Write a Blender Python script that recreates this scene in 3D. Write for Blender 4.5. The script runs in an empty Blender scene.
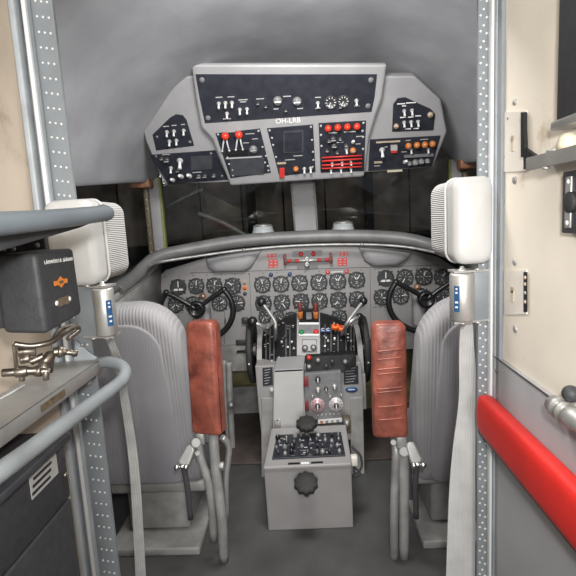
import bpy, bmesh, math, random
from mathutils import Vector, Matrix
random.seed(7)
V = Vector
scene = bpy.context.scene
COL = scene.collection
H = 1.12                      # eye height above the cockpit floor; geometry below is laid out relative to the eye
FPX = 480.0

# ------------------------------------------------------------------ camera
Yc = V((17, 70, -480)).normalized()
s_, c_ = math.sin(math.radians(3.2)), math.cos(math.radians(3.2))
zb = -(-s_ * Yc.x + c_ * Yc.y) / Yc.z
Zc = V((-s_, c_, zb)).normalized()
Xc = Yc.cross(Zc).normalized()
R = Matrix((Xc, Yc, Zc))

def ray(px, py):
    return R @ V(((px - 288) / FPX, (288 - py) / FPX, -1.0))
def P(px, py, Y):
    d = ray(px, py); return d * (Y / d.y)
def PX(px, py, X):
    d = ray(px, py); return d * (X / d.x)
def PN(px, py, o, n):
    d = ray(px, py); return d * (o.dot(n) / d.dot(n))

# ------------------------------------------------------------------ materials
MATS = {}
def mat(name, col, rough=0.55, metal=0.0, vary=0.12, vscale=9.0, bump=0.0, bscale=60.0, rib=None, spec=0.5, stain=None, emit=None, alpha_glass=False, coat=0.0):
    m = bpy.data.materials.new(name); m.use_nodes = True
    nt = m.node_tree; nt.nodes.clear()
    N = nt.nodes.new; L = nt.links.new
    out = N('ShaderNodeOutputMaterial'); b = N('ShaderNodeBsdfPrincipled')
    b.inputs['Roughness'].default_value = rough; b.inputs['Metallic'].default_value = metal
    b.inputs['Specular IOR Level'].default_value = spec
    b.inputs['Coat Weight'].default_value = coat
    tc = N('ShaderNodeTexCoord')
    c4 = (col[0], col[1], col[2], 1)
    if vary > 0:
        nz = N('ShaderNodeTexNoise'); nz.inputs['Scale'].default_value = vscale; nz.inputs['Detail'].default_value = 6
        L(tc.outputs['Object'], nz.inputs['Vector'])
        rp = N('ShaderNodeValToRGB')
        lo = [max(0, x * (1 - vary * 1.3)) for x in col]; hi = [min(1, x * (1 + vary)) for x in col]
        rp.color_ramp.elements[0].position = 0.3; rp.color_ramp.elements[0].color = (*lo, 1)
        rp.color_ramp.elements[1].position = 0.7; rp.color_ramp.elements[1].color = (*hi, 1)
        L(nz.outputs['Fac'], rp.inputs['Fac'])
        last = rp.outputs['Color']
        if stain:
            n2 = N('ShaderNodeTexNoise'); n2.inputs['Scale'].default_value = stain[1]; n2.inputs['Detail'].default_value = 9
            n2.inputs['Roughness'].default_value = 0.65
            L(tc.outputs['Object'], n2.inputs['Vector'])
            r2 = N('ShaderNodeValToRGB'); r2.color_ramp.elements[0].position = stain[2]; r2.color_ramp.elements[1].position = stain[2] + 0.12
            L(n2.outputs['Fac'], r2.inputs['Fac'])
            mx = N('ShaderNodeMix'); mx.data_type = 'RGBA'
            L(r2.outputs['Color'], mx.inputs['Factor']); L(last, mx.inputs['A']); mx.inputs['B'].default_value = (*stain[0], 1)
            last = mx.outputs['Result']
        L(last, b.inputs['Base Color'])
    else:
        b.inputs['Base Color'].default_value = c4
    hgt = None
    if rib:
        wv = N('ShaderNodeTexWave'); wv.wave_type = 'BANDS'; wv.bands_direction = rib[0]; wv.inputs['Scale'].default_value = rib[1]
        wv.inputs['Distortion'].default_value = rib[3] if len(rib) > 3 else 0.0
        L(tc.outputs['Object'], wv.inputs['Vector']); hgt = wv.outputs['Fac']
        bp = N('ShaderNodeBump'); bp.inputs['Strength'].default_value = rib[2]; bp.inputs['Distance'].default_value = 0.004
        L(hgt, bp.inputs['Height']); L(bp.outputs['Normal'], b.inputs['Normal'])
    elif bump > 0:
        n3 = N('ShaderNodeTexNoise'); n3.inputs['Scale'].default_value = bscale; n3.inputs['Detail'].default_value = 5
        L(tc.outputs['Object'], n3.inputs['Vector'])
        bp = N('ShaderNodeBump'); bp.inputs['Strength'].default_value = bump; bp.inputs['Distance'].default_value = 0.006
        L(n3.outputs['Fac'], bp.inputs['Height']); L(bp.outputs['Normal'], b.inputs['Normal'])
    if emit:
        b.inputs['Emission Color'].default_value = (*emit[0], 1); b.inputs['Emission Strength'].default_value = emit[1]
    if alpha_glass:
        tr = N('ShaderNodeBsdfTransparent'); gl = N('ShaderNodeBsdfGlossy'); gl.inputs['Roughness'].default_value = 0.03
        mxs = N('ShaderNodeMixShader'); mxs.inputs['Fac'].default_value = 0.04
        tr.inputs['Color'].default_value = (*col, 1)
        L(tr.outputs['BSDF'], mxs.inputs[1]); L(gl.outputs['BSDF'], mxs.inputs[2]); L(mxs.outputs['Shader'], out.inputs['Surface'])
    else:
        L(b.outputs['BSDF'], out.inputs['Surface'])
    MATS[name] = m
    return m

mat('panel_grey', (0.285, 0.277, 0.275), 0.5, vary=0.06)
mat('console_grey', (0.30, 0.30, 0.305), 0.5, vary=0.07)
mat('liner_grey', (0.33, 0.335, 0.355), 0.7, vary=0.16, vscale=5, bump=0.05, bscale=25)
mat('roll_grey', (0.17, 0.17, 0.17), 0.42, vary=0.15, vscale=14)
mat('deck_dark', (0.06, 0.06, 0.062), 0.7)
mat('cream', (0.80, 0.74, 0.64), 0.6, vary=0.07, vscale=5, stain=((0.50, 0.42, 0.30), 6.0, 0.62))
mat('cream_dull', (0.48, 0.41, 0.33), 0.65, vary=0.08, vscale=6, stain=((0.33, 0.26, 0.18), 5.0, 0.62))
mat('cream_light', (0.74, 0.70, 0.63), 0.5, vary=0.06, vscale=12)
mat('lower_panel', (0.40, 0.405, 0.42), 0.5, vary=0.05)
mat('post_grey', (0.20, 0.22, 0.235), 0.45, vary=0.1, vscale=14)
mat('post_light', (0.34, 0.37, 0.395), 0.4, vary=0.14, vscale=18)
mat('rivet_white', (0.66, 0.67, 0.67), 0.35, vary=0.0)
mat('white_vinyl', (0.51, 0.51, 0.50), 0.4, vary=0.05, vscale=7, stain=((0.44, 0.43, 0.40), 9, 0.66))
mat('rib_light', (0.44, 0.44, 0.43), 0.8, vary=0.05, rib=('Z', 78, 0.7))
mat('seat_fabric', (0.29, 0.285, 0.305), 0.85, vary=0.08, vscale=6, rib=('X', 34, 0.12))
mat('seat_edge', (0.315, 0.31, 0.318), 0.85, vary=0.06, rib=('X', 30, 0.35))
mat('seat_cushion', (0.17, 0.17, 0.18), 0.9, vary=0.1, bump=0.2)
mat('red_leather', (0.27, 0.076, 0.050), 0.40, vary=0.36, vscale=14, bump=0.45, bscale=32, stain=((0.15, 0.036, 0.028), 13, 0.55))
mat('red_crease', (0.28, 0.076, 0.050), 0.38, vary=0.32, vscale=14, stain=((0.17, 0.038, 0.03), 12, 0.60), rib=('Z', 7, 0.5, 7.0))
mat('tag_red', (0.20, 0.025, 0.03), 0.5, vary=0.15)
mat('red_edge', (0.16, 0.028, 0.024), 0.5, vary=0.25)
mat('red_pad', (0.64, 0.022, 0.016), 0.5, vary=0.14, vscale=9, bump=0.05, bscale=30)
mat('chrome', (0.62, 0.62, 0.61), 0.34, metal=1.0, vary=0.1)
mat('steel', (0.40, 0.40, 0.39), 0.52, metal=0.7, vary=0.2, vscale=30)
mat('alu', (0.56, 0.56, 0.54), 0.46, metal=0.75, vary=0.12, vscale=20)
mat('brass', (0.28, 0.245, 0.205), 0.36, metal=0.9, vary=0.3, vscale=50)
mat('metal_paint', (0.29, 0.29, 0.28), 0.5, vary=0.18, vscale=18)
mat('shelf_grey', (0.34, 0.34, 0.33), 0.42, metal=0.3, vary=0.18, vscale=14)
mat('rail_grey', (0.155, 0.185, 0.21), 0.42, vary=0.1, vscale=12)
mat('hand_grey', (0.24, 0.265, 0.28), 0.42, vary=0.1, vscale=14)
mat('black', (0.012, 0.012, 0.013), 0.5, spec=0.3, vary=0.2)
mat('black_gloss', (0.012, 0.012, 0.013), 0.33, vary=0.1)
mat('dial_mark', (0.52, 0.53, 0.52), 0.5, vary=0.0)
mat('dial_black', (0.058, 0.062, 0.064), 0.3, vary=0.15, vscale=60)
mat('bezel', (0.045, 0.045, 0.048), 0.4, vary=0.1)
mat('panel_black', (0.020, 0.022, 0.031), 0.45, vary=0.25, vscale=30)
mat('panel_slate', (0.045, 0.048, 0.056), 0.5, vary=0.2, vscale=30)
mat('quadrant', (0.014, 0.014, 0.015), 0.6, spec=0.25, vary=0.35, vscale=40)
mat('box_black', (0.040, 0.042, 0.046), 0.55, vary=0.15, vscale=60, bump=0.15, bscale=220)
mat('mark_white', (0.78, 0.78, 0.76), 0.5, vary=0.0)
mat('mark_grey', (0.38, 0.38, 0.37), 0.5, vary=0.0)
mat('red_mark', (0.55, 0.035, 0.03), 0.45, vary=0.12, vscale=60)
mat('red_lamp', (0.75, 0.045, 0.02), 0.25, vary=0.1)
mat('amber_lamp', (0.50, 0.17, 0.045), 0.3, vary=0.15, vscale=60)
mat('orange', (0.85, 0.13, 0.01), 0.4, vary=0.06)
mat('orange_mark', (0.62, 0.20, 0.035), 0.5, vary=0.1)
mat('blue_mark', (0.012, 0.075, 0.20), 0.45, vary=0.08)
mat('navy', (0.03, 0.06, 0.16), 0.4, vary=0.08)
mat('green_mark', (0.02, 0.22, 0.09), 0.4, vary=0.05)
mat('tan_mark', (0.42, 0.34, 0.25), 0.5, vary=0.15, vscale=50)
mat('plate_brown', (0.13, 0.10, 0.065), 0.45, vary=0.4, vscale=120)
mat('pink_disc', (0.62, 0.42, 0.44), 0.35, metal=0.3, vary=0.08)
mat('silver_disc', (0.66, 0.62, 0.62), 0.35, metal=0.3, vary=0.08)
mat('cover_light', (0.44, 0.44, 0.43), 0.5, vary=0.06)
mat('radio_grey', (0.17, 0.17, 0.175), 0.5, vary=0.12, vscale=40)
mat('chromate', (0.21, 0.18, 0.085), 0.6, vary=0.25)
mat('lime_edge', (0.22, 0.24, 0.08), 0.55, vary=0.2)
mat('copper', (0.30, 0.14, 0.07), 0.5, vary=0.5, vscale=30)
mat('mat_brown', (0.075, 0.058, 0.052), 0.8, vary=0.25, vscale=12)
mat('floor_grey', (0.075, 0.075, 0.075), 0.8, vary=0.25, vscale=6)
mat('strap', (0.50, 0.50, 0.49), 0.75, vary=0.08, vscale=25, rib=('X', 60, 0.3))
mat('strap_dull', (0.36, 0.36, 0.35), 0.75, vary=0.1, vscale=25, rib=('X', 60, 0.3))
mat('rubber', (0.025, 0.025, 0.025), 0.7, vary=0.2)
mat('kick_grey', (0.23, 0.23, 0.22), 0.5, vary=0.3, vscale=14)
mat('glass', (0.86, 0.89, 0.88), alpha_glass=True, vary=0)
mat('hangar_boards', (0.32, 0.25, 0.20), 0.8, vary=0.5, vscale=2.5)
mat('hangar_dark', (0.018, 0.016, 0.016), 0.9, vary=0.3)
mat('lamp_white', (0.42, 0.44, 0.45), 0.35, vary=0.05)
mat('ivory', (0.62, 0.56, 0.42), 0.4, vary=0.08)

# ------------------------------------------------------------------ mesh builder
def frame(o, ex, ey=None, ez=None):
    """4x4 with columns ex, ey, ez."""
    ex = ex.normalized()
    if ez is None and ey is not None:
        ez = ex.cross(ey).normalized(); ey = ez.cross(ex).normalized()
    m = Matrix.Identity(4)
    for i in range(3):
        m[i][0], m[i][1], m[i][2], m[i][3] = ex[i], ey[i], ez[i], o[i]
    return m
def axis_frame(o, d):
    d = d.normalized(); a = V((1, 0, 0)) if abs(d.x) < 0.8 else V((0, 0, 1))
    ex = a.cross(d).normalized(); ey = d.cross(ex)
    m = Matrix.Identity(4)
    for i in range(3):
        m[i][0], m[i][1], m[i][2], m[i][3] = ex[i], ey[i], d[i], o[i]
    return m

class MB:
    def __init__(s):
        s.bm = bmesh.new(); s.mats = []; s.parts = []
    def mi(s, m):
        if m not in s.mats: s.mats.append(m)
        return s.mats.index(m)
    def face(s, vs, mi, smooth=False):
        try:
            f = s.bm.faces.new(vs); f.material_index = mi; f.smooth = smooth; return f
        except ValueError:
            return None
    def box(s, c, size, m, M=None, bev=0.0, seg=2):
        t = bmesh.new(); bmesh.ops.create_cube(t, size=1.0)
        for v in t.verts: v.co = V((v.co.x * size[0], v.co.y * size[1], v.co.z * size[2]))
        if bev > 0:
            bmesh.ops.bevel(t, geom=list(t.edges), offset=bev, segments=seg, affect='EDGES', profile=0.5)
            for f in t.faces: f.smooth = True
        s.absorb(t, (M @ Matrix.Translation(c)) if M is not None else Matrix.Translation(c), m); return s
    def absorb(s, t, M, m):
        mi = s.mi(m); mp = {}
        for v in t.verts: mp[v] = s.bm.verts.new(M @ v.co)
        for f in t.faces: s.face([mp[v] for v in f.verts], mi, f.smooth)
        t.free()
    def rings(s, rings, m, cap0=True, cap1=True, closed=False, smooth=True):
        mi = s.mi(m); n = len(rings[0]); R_ = [[s.bm.verts.new(p) for p in r] for r in rings]
        rng = range(len(R_)) if closed else range(len(R_) - 1)
        for i in rng:
            a, b = R_[i], R_[(i + 1) % len(R_)]
            for j in range(n): s.face([a[j], a[(j + 1) % n], b[(j + 1) % n], b[j]], mi, smooth)
        if not closed:
            if cap0: s.face(R_[0][::-1], mi)
            if cap1: s.face(R_[-1], mi)
        return s
    def lathe(s, o, d, prof, m, seg=20, smooth=True):
        """prof: [(radius, height along d)]"""
        M = axis_frame(o, d)
        rr = [[M @ V((max(r, 1e-5) * math.cos(2 * math.pi * k / seg), max(r, 1e-5) * math.sin(2 * math.pi * k / seg), h)) for k in range(seg)] for r, h in prof]
        return s.rings(rr, m, smooth=smooth)
    def cyl(s, p0, p1, r, m, r1=None, seg=16, bev=0.0):
        d = p1 - p0; L = d.length; r1 = r if r1 is None else r1
        if bev > 0:
            pr = [(r - bev, 0), (r - bev * .3, bev * .3), (r, bev), (r1, L - bev), (r1 - bev * .3, L - bev * .3), (r1 - bev, L)]
        else:
            pr = [(r, 0), (r1, L)]
        return s.lathe(p0, d, pr, m, seg)
    def sphere(s, c, r, m, d=V((0, 0, 1)), sq=1.0, seg=16, n=9):
        pr = [(r * math.sin(math.pi * k / n), -r * sq * math.cos(math.pi * k / n)) for k in range(n + 1)]
        return s.lathe(c, d, pr, m, seg)
    def tube(s, pts, r, m, seg=12, closed=False, sub=6, oval=None):
        pts = smooth_path(pts, sub, closed) if sub > 1 else pts
        n = len(pts); rr = []
        prev = None
        for i, p in enumerate(pts):
            if closed: t = pts[(i + 1) % n] - pts[i - 1]
            else: t = pts[min(i + 1, n - 1)] - pts[max(i - 1, 0)]
            t.normalize()
            if prev is None:
                a = V((0, 0, 1)) if abs(t.z) < 0.9 else V((1, 0, 0)); ex = a.cross(t).normalized()
            else:
                ex = (prev - t * prev.dot(t)).normalized()
            prev = ex; ey = t.cross(ex)
            ra, rb = (r, r) if oval is None else oval
            rr.append([p + ex * (ra * math.cos(2 * math.pi * k / seg)) + ey * (rb * math.sin(2 * math.pi * k / seg)) for k in range(seg)])
        return s.rings(rr, m, closed=closed)
    def prism(s, pts, off, m, bev=0.0):
        """closed polygon pts extruded by the vector off"""
        t = bmesh.new()
        a = [t.verts.new(p) for p in pts]; b = [t.verts.new(p + off) for p in pts]; n = len(pts)
        t.faces.new(a[::-1]); t.faces.new(b)
        for i in range(n): t.faces.new([a[i], a[(i + 1) % n], b[(i + 1) % n], b[i]])
        bmesh.ops.recalc_face_normals(t, faces=t.faces)
        if bev > 0:
            bmesh.ops.bevel(t, geom=list(t.edges), offset=bev, segments=2, affect='EDGES', profile=0.5)
        s.absorb(t, Matrix.Identity(4), m); return s
    def ribbon(s, pts, wdir, w, th, m):
        """belt: centre points, width vectors, thickness"""
        pts = smooth_path(pts, 6, False); rr = []
        n = len(pts)
        for i, p in enumerate(pts):
            t = (pts[min(i + 1, n - 1)] - pts[max(i - 1, 0)]).normalized()
            k = i / (n - 1)
            ww = (w[0] + (w[1] - w[0]) * k) * 0.5
            wd = (wdir - t * wdir.dot(t)).normalized(); nn = t.cross(wd)
            rr.append([p - wd * ww - nn * th, p + wd * ww - nn * th, p + wd * ww + nn * th, p - wd * ww + nn * th])
        return s.rings(rr, m, smooth=False)
    def build(s, name, parent=None, label=None):
        if s.parts:                      # repeated small parts: each its own mesh
            s.bm.free(); return [q.build(name, parent) for q in s.parts][-1]
        bmesh.ops.recalc_face_normals(s.bm, faces=s.bm.faces)
        me = bpy.data.meshes.new(name); s.bm.to_mesh(me); s.bm.free()
        for m in s.mats: me.materials.append(MATS[m])
        o = bpy.data.objects.new(name, me); COL.objects.link(o)
        if parent is not None:
            root = parent
            while root.parent is not None: root = root.parent
            me.transform(Matrix.Translation(-V(root.location)))
            o.parent = parent
        else:
            c = sum((v.co for v in me.vertices), V()) / max(1, len(me.vertices))
            me.transform(Matrix.Translation(-c)); o.location = c
        if label: o['label'] = label
        return o

def smooth_path(pts, sub, closed):
    n = len(pts); out = []
    if n < 3: return list(pts)
    for i in range(n if closed else n - 1):
        if closed: p0, p1, p2, p3 = pts[i - 1], pts[i], pts[(i + 1) % n], pts[(i + 2) % n]
        else: p0, p1, p2, p3 = pts[max(i - 1, 0)], pts[i], pts[i + 1], pts[min(i + 2, n - 1)]
        for k in range(sub):
            t = k / sub
            out.append(0.5 * ((2 * p1) + (p2 - p0) * t + (2 * p0 - 5 * p1 + 4 * p2 - p3) * t * t + (3 * p1 - p0 - 3 * p2 + p3) * t ** 3))
    if not closed: out.append(pts[-1])
    return out

def thing(name, label, cat, loc, group=None):
    o = bpy.data.objects.new(name, None); COL.objects.link(o); o.empty_display_size = 0.05
    o.location = loc; o['label'] = label; o['category'] = cat
    if group: o['group'] = group
    return o
def tag(o, label, cat, group=None):
    o['label'] = label; o['category'] = cat
    if group: o['group'] = group
    return o
def struct(o, label=None):
    o['kind'] = 'structure'
    if label: o['label'] = label
    return o
def text_into(mb, txt, M, size, m, depth=0.0006, align='CENTER', spacing=1.0):
    cu = bpy.data.curves.new('lettering', 'FONT'); cu.body = txt; cu.size = size; cu.extrude = depth; cu.space_character = spacing
    cu.align_x = align; cu.align_y = 'CENTER'
    ob = bpy.data.objects.new('lettering', cu); COL.objects.link(ob)
    dg = bpy.context.evaluated_depsgraph_get(); dg.update()
    me = bpy.data.meshes.new_from_object(ob.evaluated_get(dg))
    t = bmesh.new(); t.from_mesh(me); mb.absorb(t, M, m)
    bpy.data.objects.remove(ob); bpy.data.curves.remove(cu); bpy.data.meshes.remove(me)

def rrect(w0, w1, h, r0, r1, n=6):
    """outline (x, z): width w0 at the bottom, w1 at the top, height h from 0, corner radii bottom r0, top r1"""
    out = []
    for cx, cz, r, a0 in ((w1 / 2 - r1, h - r1, r1, 0), (-w1 / 2 + r1, h - r1, r1, 90), (-w0 / 2 + r0, r0, r0, 180), (w0 / 2 - r0, r0, r0, 270)):
        for k in range(n + 1):
            a = math.radians(a0 + 90 * k / n); out.append((cx + r * math.cos(a), cz + r * math.sin(a)))
    return out
def pillow(mb, outline, M, depth, edge, m, medge=None, n=5, dome=0.0):
    """outline in local x, z swept along local y from 0 (front) to depth with rounded rims"""
    cx = sum(p[0] for p in outline) / len(outline); cz = sum(p[1] for p in outline) / len(outline)
    hw = max(abs(p[0] - cx) for p in outline); hh = max(abs(p[1] - cz) for p in outline)
    def ring(ins, y):
        sx = 1 - ins / hw; sz = 1 - ins / hh
        return [M @ V((cx + (p[0] - cx) * sx, y, cz + (p[1] - cz) * sz)) for p in outline]
    front = []
    if dome > 0:
        for k in (0.15, 0.5, 0.8):
            front.append([M @ V((cx + (p[0] - cx) * k * (1 - edge / hw), -dome * (1 - k * k), cz + (p[1] - cz) * k * (1 - edge / hh))) for p in outline])
    for k in range(n + 1):
        a = math.pi / 2 * k / n; front.append(ring(edge * (1 - math.sin(a)), edge * (1 - math.cos(a))))
    back = []
    for k in range(n + 1):
        a = math.pi / 2 * k / n; back.append(ring(edge * (1 - math.cos(a)), depth - edge * (1 - math.sin(a))))
    mb.rings(front + back, m)
    return mb

# ------------------------------------------------------------------ setting: walls, posts, floor, ceiling
YB = 0.95
# corridor side walls
XL, XR = -0.525, 0.366
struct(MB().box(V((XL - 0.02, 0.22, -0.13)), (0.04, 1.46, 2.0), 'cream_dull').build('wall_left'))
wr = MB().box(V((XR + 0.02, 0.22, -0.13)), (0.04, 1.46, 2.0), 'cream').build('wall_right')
struct(wr)
def screw(mb, c, n, r=0.006, m='steel'):
    mb.lathe(c, n, [(r, 0), (r, .0012), (r * .75, .0026), (0, .003)], m, 12)
    return mb
for px, py, r in ((515, 102, .0055), (509, 118, .004), (515, 180, .007), (515, 262, .006), (515.5, 329, .007), (505, 157, .004), (509, 420, .004)):
    screw(MB(), PX(px, py, XR), V((-1, 0, 0)), r, 'steel').build('screw', wr)

# door posts (riveted flange facing aft, with channels at the corner)
def post(name, s):
    mb = MB()
    if s < 0:
        x0, x1 = -0.512, -0.452
    else:
        x0, x1 = 0.334, 0.358
    mb.box(V(((x0 + x1) / 2, YB + 0.004, -0.13)), (x1 - x0, 0.008, 2.0), 'post_grey')
    # return flange into the cockpit
    # bright channels beside the wall
    if s < 0:
        mb.box(V((-0.519, YB - 0.012, -0.13)), (0.012, 0.024, 2.0), 'post_light', bev=0.003)
        mb.box(V((-0.500, YB - 0.008, -0.13)), (0.010, 0.016, 2.0), 'rivet_white', bev=0.003)
        mb.box(V((-0.492, YB - 0.014, -0.13)), (0.003, 0.012, 2.0), 'post_light')
        xs = (-0.484, -0.473, -0.462)
    else:
        mb.box(V((0.363, YB - 0.02, -0.13)), (0.010, 0.05, 2.0), 'post_grey', bev=0.002)
        mb.box(V((0.3535, YB - 0.010, -0.13)), (0.005, 0.020, 2.0), 'rivet_white', bev=0.0015)
        mb.box(V((0.3585, YB - 0.016, -0.13)), (0.004, 0.024, 2.0), 'post_light', bev=0.001)
        xs = (0.338, 0.3435, 0.349)
    z = 0.76
    while z > -1.1:
        for k, x in enumerate(xs):
            mb.lathe(V((x, YB, z + (0.012 if k == 1 and s > 0 else 0.0) - (0.002 * k))), V((0, -1, 0)), [(0.0026, 0), (0.0022, 0.001), (0, 0.0016)], 'rivet_white', 8)
        z -= 0.0275
    return struct(mb.build(name))
post('trim_1', -1); post('trim_2', 1)
# bulkhead outboard of the posts closes the cockpit off
struct(MB().box(V((-0.98, YB + 0.02, -0.13)), (0.9, 0.03, 2.0), 'liner_grey').build('wall_back'))
struct(MB().box(V((0.83, YB + 0.02, -0.13)), (0.9, 0.03, 2.0), 'liner_grey').build('wall_back'))

# floor
struct(MB().box(V((0, 1.2, -H - 0.02)), (2.6, 3.6, 0.04), 'floor_grey').build('floor'))
# cockpit roof liner (lofted)
def loft_surface(sections, m, th=0.012):
    mb = MB(); mi = mb.mi(m)
    g = [[mb.bm.verts.new(p) for p in sec] for sec in sections]
    for i in range(len(g) - 1):
        for j in range(len(g[0]) - 1): mb.face([g[i][j], g[i][j + 1], g[i + 1][j + 1], g[i + 1][j]], mi, True)
    return mb
def liner_section(Y, pts):
    L_ = [V((-x, Y, z)) for x, z in pts[::-1]] + [V((x, Y, z)) for x, z in pts]
    return L_
secs = [liner_section(YB + 0.01, [(0.20, .70), (.40, .68), (.60, .61), (.74, .47), (.83, .30), (.86, .10)]),
        liner_section(1.45, [(0.20, .68), (.40, .655), (.60, .57), (.74, .44), (.82, .28), (.845, .12)]),
        liner_section(1.9, [(0.20, .66), (.40, .63), (.58, .54), (.71, .42), (.785, .29), (.81, .165)]),
        liner_section(2.25, [(0.20, .64), (.38, .59), (.55, .50), (.67, .40), (.74, .29), (.775, .20)]),
        liner_section(2.5, [(0.20, .50), (.36, .47), (.52, .42), (.63, .36), (.71, .28), (.75, .215)])]
lin = loft_surface(secs, 'liner_grey').build('ceiling'); struct(lin)
sm = lin.modifiers.new('thick', 'SOLIDIFY'); sm.thickness = 0.02; sm.offset = 1
ss = lin.modifiers.new('sub', 'SUBSURF'); ss.levels = 2; ss.render_levels = 2
# corridor ceiling
struct(MB().box(V((-0.07, 0.22, 0.885)), (0.98, 1.46, 0.03), 'cream_light').build('ceiling'))

# cockpit side walls below the windows, sills
for s, nm in ((-1, 'wall_left'), (1, 'wall_right')):
    mb = MB(); mi = mb.mi('metal_paint')
    prof = lambda Y, xi, zs: [V((s * 1.02, Y, zs - 0.03)), V((s * (xi + 0.10), Y, zs - 0.01)), V((s * (xi + .02), Y, zs)), V((s * xi, Y, zs - 0.03)), V((s * (xi + 0.015), Y, zs - 0.14)), V((s * (xi + 0.03), Y, -H))]
    S_ = [prof(YB + .01, .87, -.37), prof(1.3, .87, -.36), prof(1.55, .865, -.345), prof(1.85, .85, -.315), prof(2.2, .805, -.25), prof(2.49, .77, -.175)]
    for k_, part_ in enumerate((S_[:4], S_[3:])):
        mb = MB(); mi = mb.mi('metal_paint')
        g = [[mb.bm.verts.new(p) for p in sec] for sec in part_]
        for i in range(len(g) - 1):
            for j in range(5): mb.face([g[i][j], g[i][j + 1], g[i + 1][j + 1], g[i + 1][j]], mi, True)
        o = mb.build(nm); struct(o)
        md = o.modifiers.new('thick', 'SOLIDIFY'); md.thickness = 0.015; md.offset = 0
    # padded coaming line along the sill
    tp = MB().tube([V((s * .905, 1.1, -.345)), V((s * .895, 1.55, -.325)), V((s * .872, 1.85, -.292)), V((s * .825, 2.2, -.228)), V((s * .785, 2.43, -.165))], .020, 'roll_grey').tube([V((s * .872, 1.15, -.375)), V((s * .864, 1.55, -.36)), V((s * .848, 1.85, -.33)), V((s * .802, 2.2, -.265)), V((s * .765, 2.43, -.195))], .008, 'shelf_grey').build('sill_moulding', o)

# windows: side panes, windshield panes, frames
def pane(name, a, b, c, d, frame_m='black'):
    mb = MB(); n = (b - a).cross(d - a).normalized() * 0.006
    mb.prism([a, b, c, d], n, 'glass')
    return struct(mb.build(name))
WL = P(157, 215, 2.5)
pane('window_1', V((-1.0, YB + .05, -.38)), V((-.83, 2.50, -.20)), V((-.83, 2.50, .235)), V((-.93, YB + .05, .12)))
pane('window_2', V((1.0, YB + .05, -.38)), V((.83, 2.50, -.20)), V((.83, 2.50, .235)), V((.93, YB + .05, .12)))
pane('window_3', V((-.74, 2.53, -.12)), V((-.03, 2.70, -.10)), V((-.03, 2.60, .30)), V((-.74, 2.50, .28)))
pane('window_4', V((.74, 2.53, -.12)), V((.03, 2.70, -.10)), V((.03, 2.60, .30)), V((.74, 2.50, .28)))
# centre windshield post
mb = MB()
a, b, c, d = P(290, 176, 2.58), P(314, 175, 2.58), P(318.5, 236, 2.62), P(295, 238, 2.62)
mb.prism([a, b, c, d], V((0, .05, 0)), 'console_grey', bev=.004)
for (p0, p1, q0, q1) in ((290.5, 176, 295.5, 236), (313.5, 175, 318, 236)):
    mb.tube([P(p0, p1, 2.575), P(q0, q1, 2.615)], .005, 'panel_grey', sub=1)
for k in range(7):
    t = k / 6
    for e in (292.5, 311.5):
        screw(mb, P(e + 5 * t, 180 + 50 * t, 2.578 + .04 * t), V((0, -1, 0)), .0045, 'metal_paint')
struct(mb.build('trim_3'))
# corner posts
for s, nm in ((-1, 'trim_4'), (1, 'trim_5')):
    mb = MB()
    X0 = s * .735
    mb.box(V((s * .757, 2.47, .045)), (.055, .03, .40), 'console_grey', bev=.004)
    mb.box(V((s * .727, 2.47, .045)), (.012, .034, .40), 'lime_edge', bev=.002)
    mb.box(V((s * .793, 2.44, .045)), (.022, .03, .40), 'plate_brown', bev=.004)
    for k in range(9): screw(mb, V((s * .793, 2.423, -.13 + .044 * k)), V((0, -1, 0)), .006, 'brass')
    mb.box(V((s * .80, 2.40, .215)), (.10, .07, .05), 'copper', bev=.008)
    screw(mb, V((s * .765, 2.454, -.12)), V((0, -1, 0)), .007, 'steel'); screw(mb, V((s * .745, 2.454, -.12)), V((0, -1, 0)), .007, 'steel')
    struct(mb.build(nm))

# hangar beyond the windshield
mb = MB()
for k in range(22):
    x = -6.6 + k * .6
    mb.box(V((x, 7.0 + (k % 3) * .02, 0.3)), (.575, .06, 3.4), 'hangar_boards')
mb.box(V((0, 7.1, .3)), (14, .06, 6), 'hangar_dark'); mb.box(V((0, 6.9, -.55)), (14, .12, .55), 'hangar_dark'); mb.box(V((0, 6.88, 1.0)), (14, .1, .12), 'hangar_dark')
for x in (-2.2, -.75, .9, 2.6): mb.box(V((x, 6.86, .3)), (.12, .1, 3.0), 'hangar_dark')
struct(mb.build('wall_front'))
struct(MB().box(V((-6.6, 3, .3)), (.1, 8.2, 6), 'hangar_dark').build('wall_left'))
struct(MB().box(V((6.6, 3, .3)), (.1, 8.2, 6), 'hangar_dark').build('wall_right'))
struct(MB().box(V((0, 3.0, 3.0)), (13.4, 8.4, .1), 'hangar_dark').build('ceiling'))
struct(MB().box(V((0, 3.0, -2.6)), (13.4, 8.4, .1), 'hangar_dark').build('floor'))

# ------------------------------------------------------------------ instrument panel
YP = 2.5
nP = V((0, -1, 0))
def Q(px, py, off=0.0): return P(px, py, YP - off)
ip = thing('instrument_panel', 'grey flight instrument panel full of round black gauges under the curved glareshield', 'instrument panel', V((0, YP, -.45)))
mb = MB()
outl = [(148, 300), (154, 282), (166, 270), (205, 258), (250, 250), (300, 246), (362, 245), (410, 250), (438, 257), (458, 270), (470, 300), (470, 345), (395, 350), (390, 338), (224, 348), (224, 352), (150, 352)]
mb.prism([Q(*p) for p in outl], V((0, .02, 0)), 'panel_grey')
mb.build('panel_plate', ip)
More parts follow.
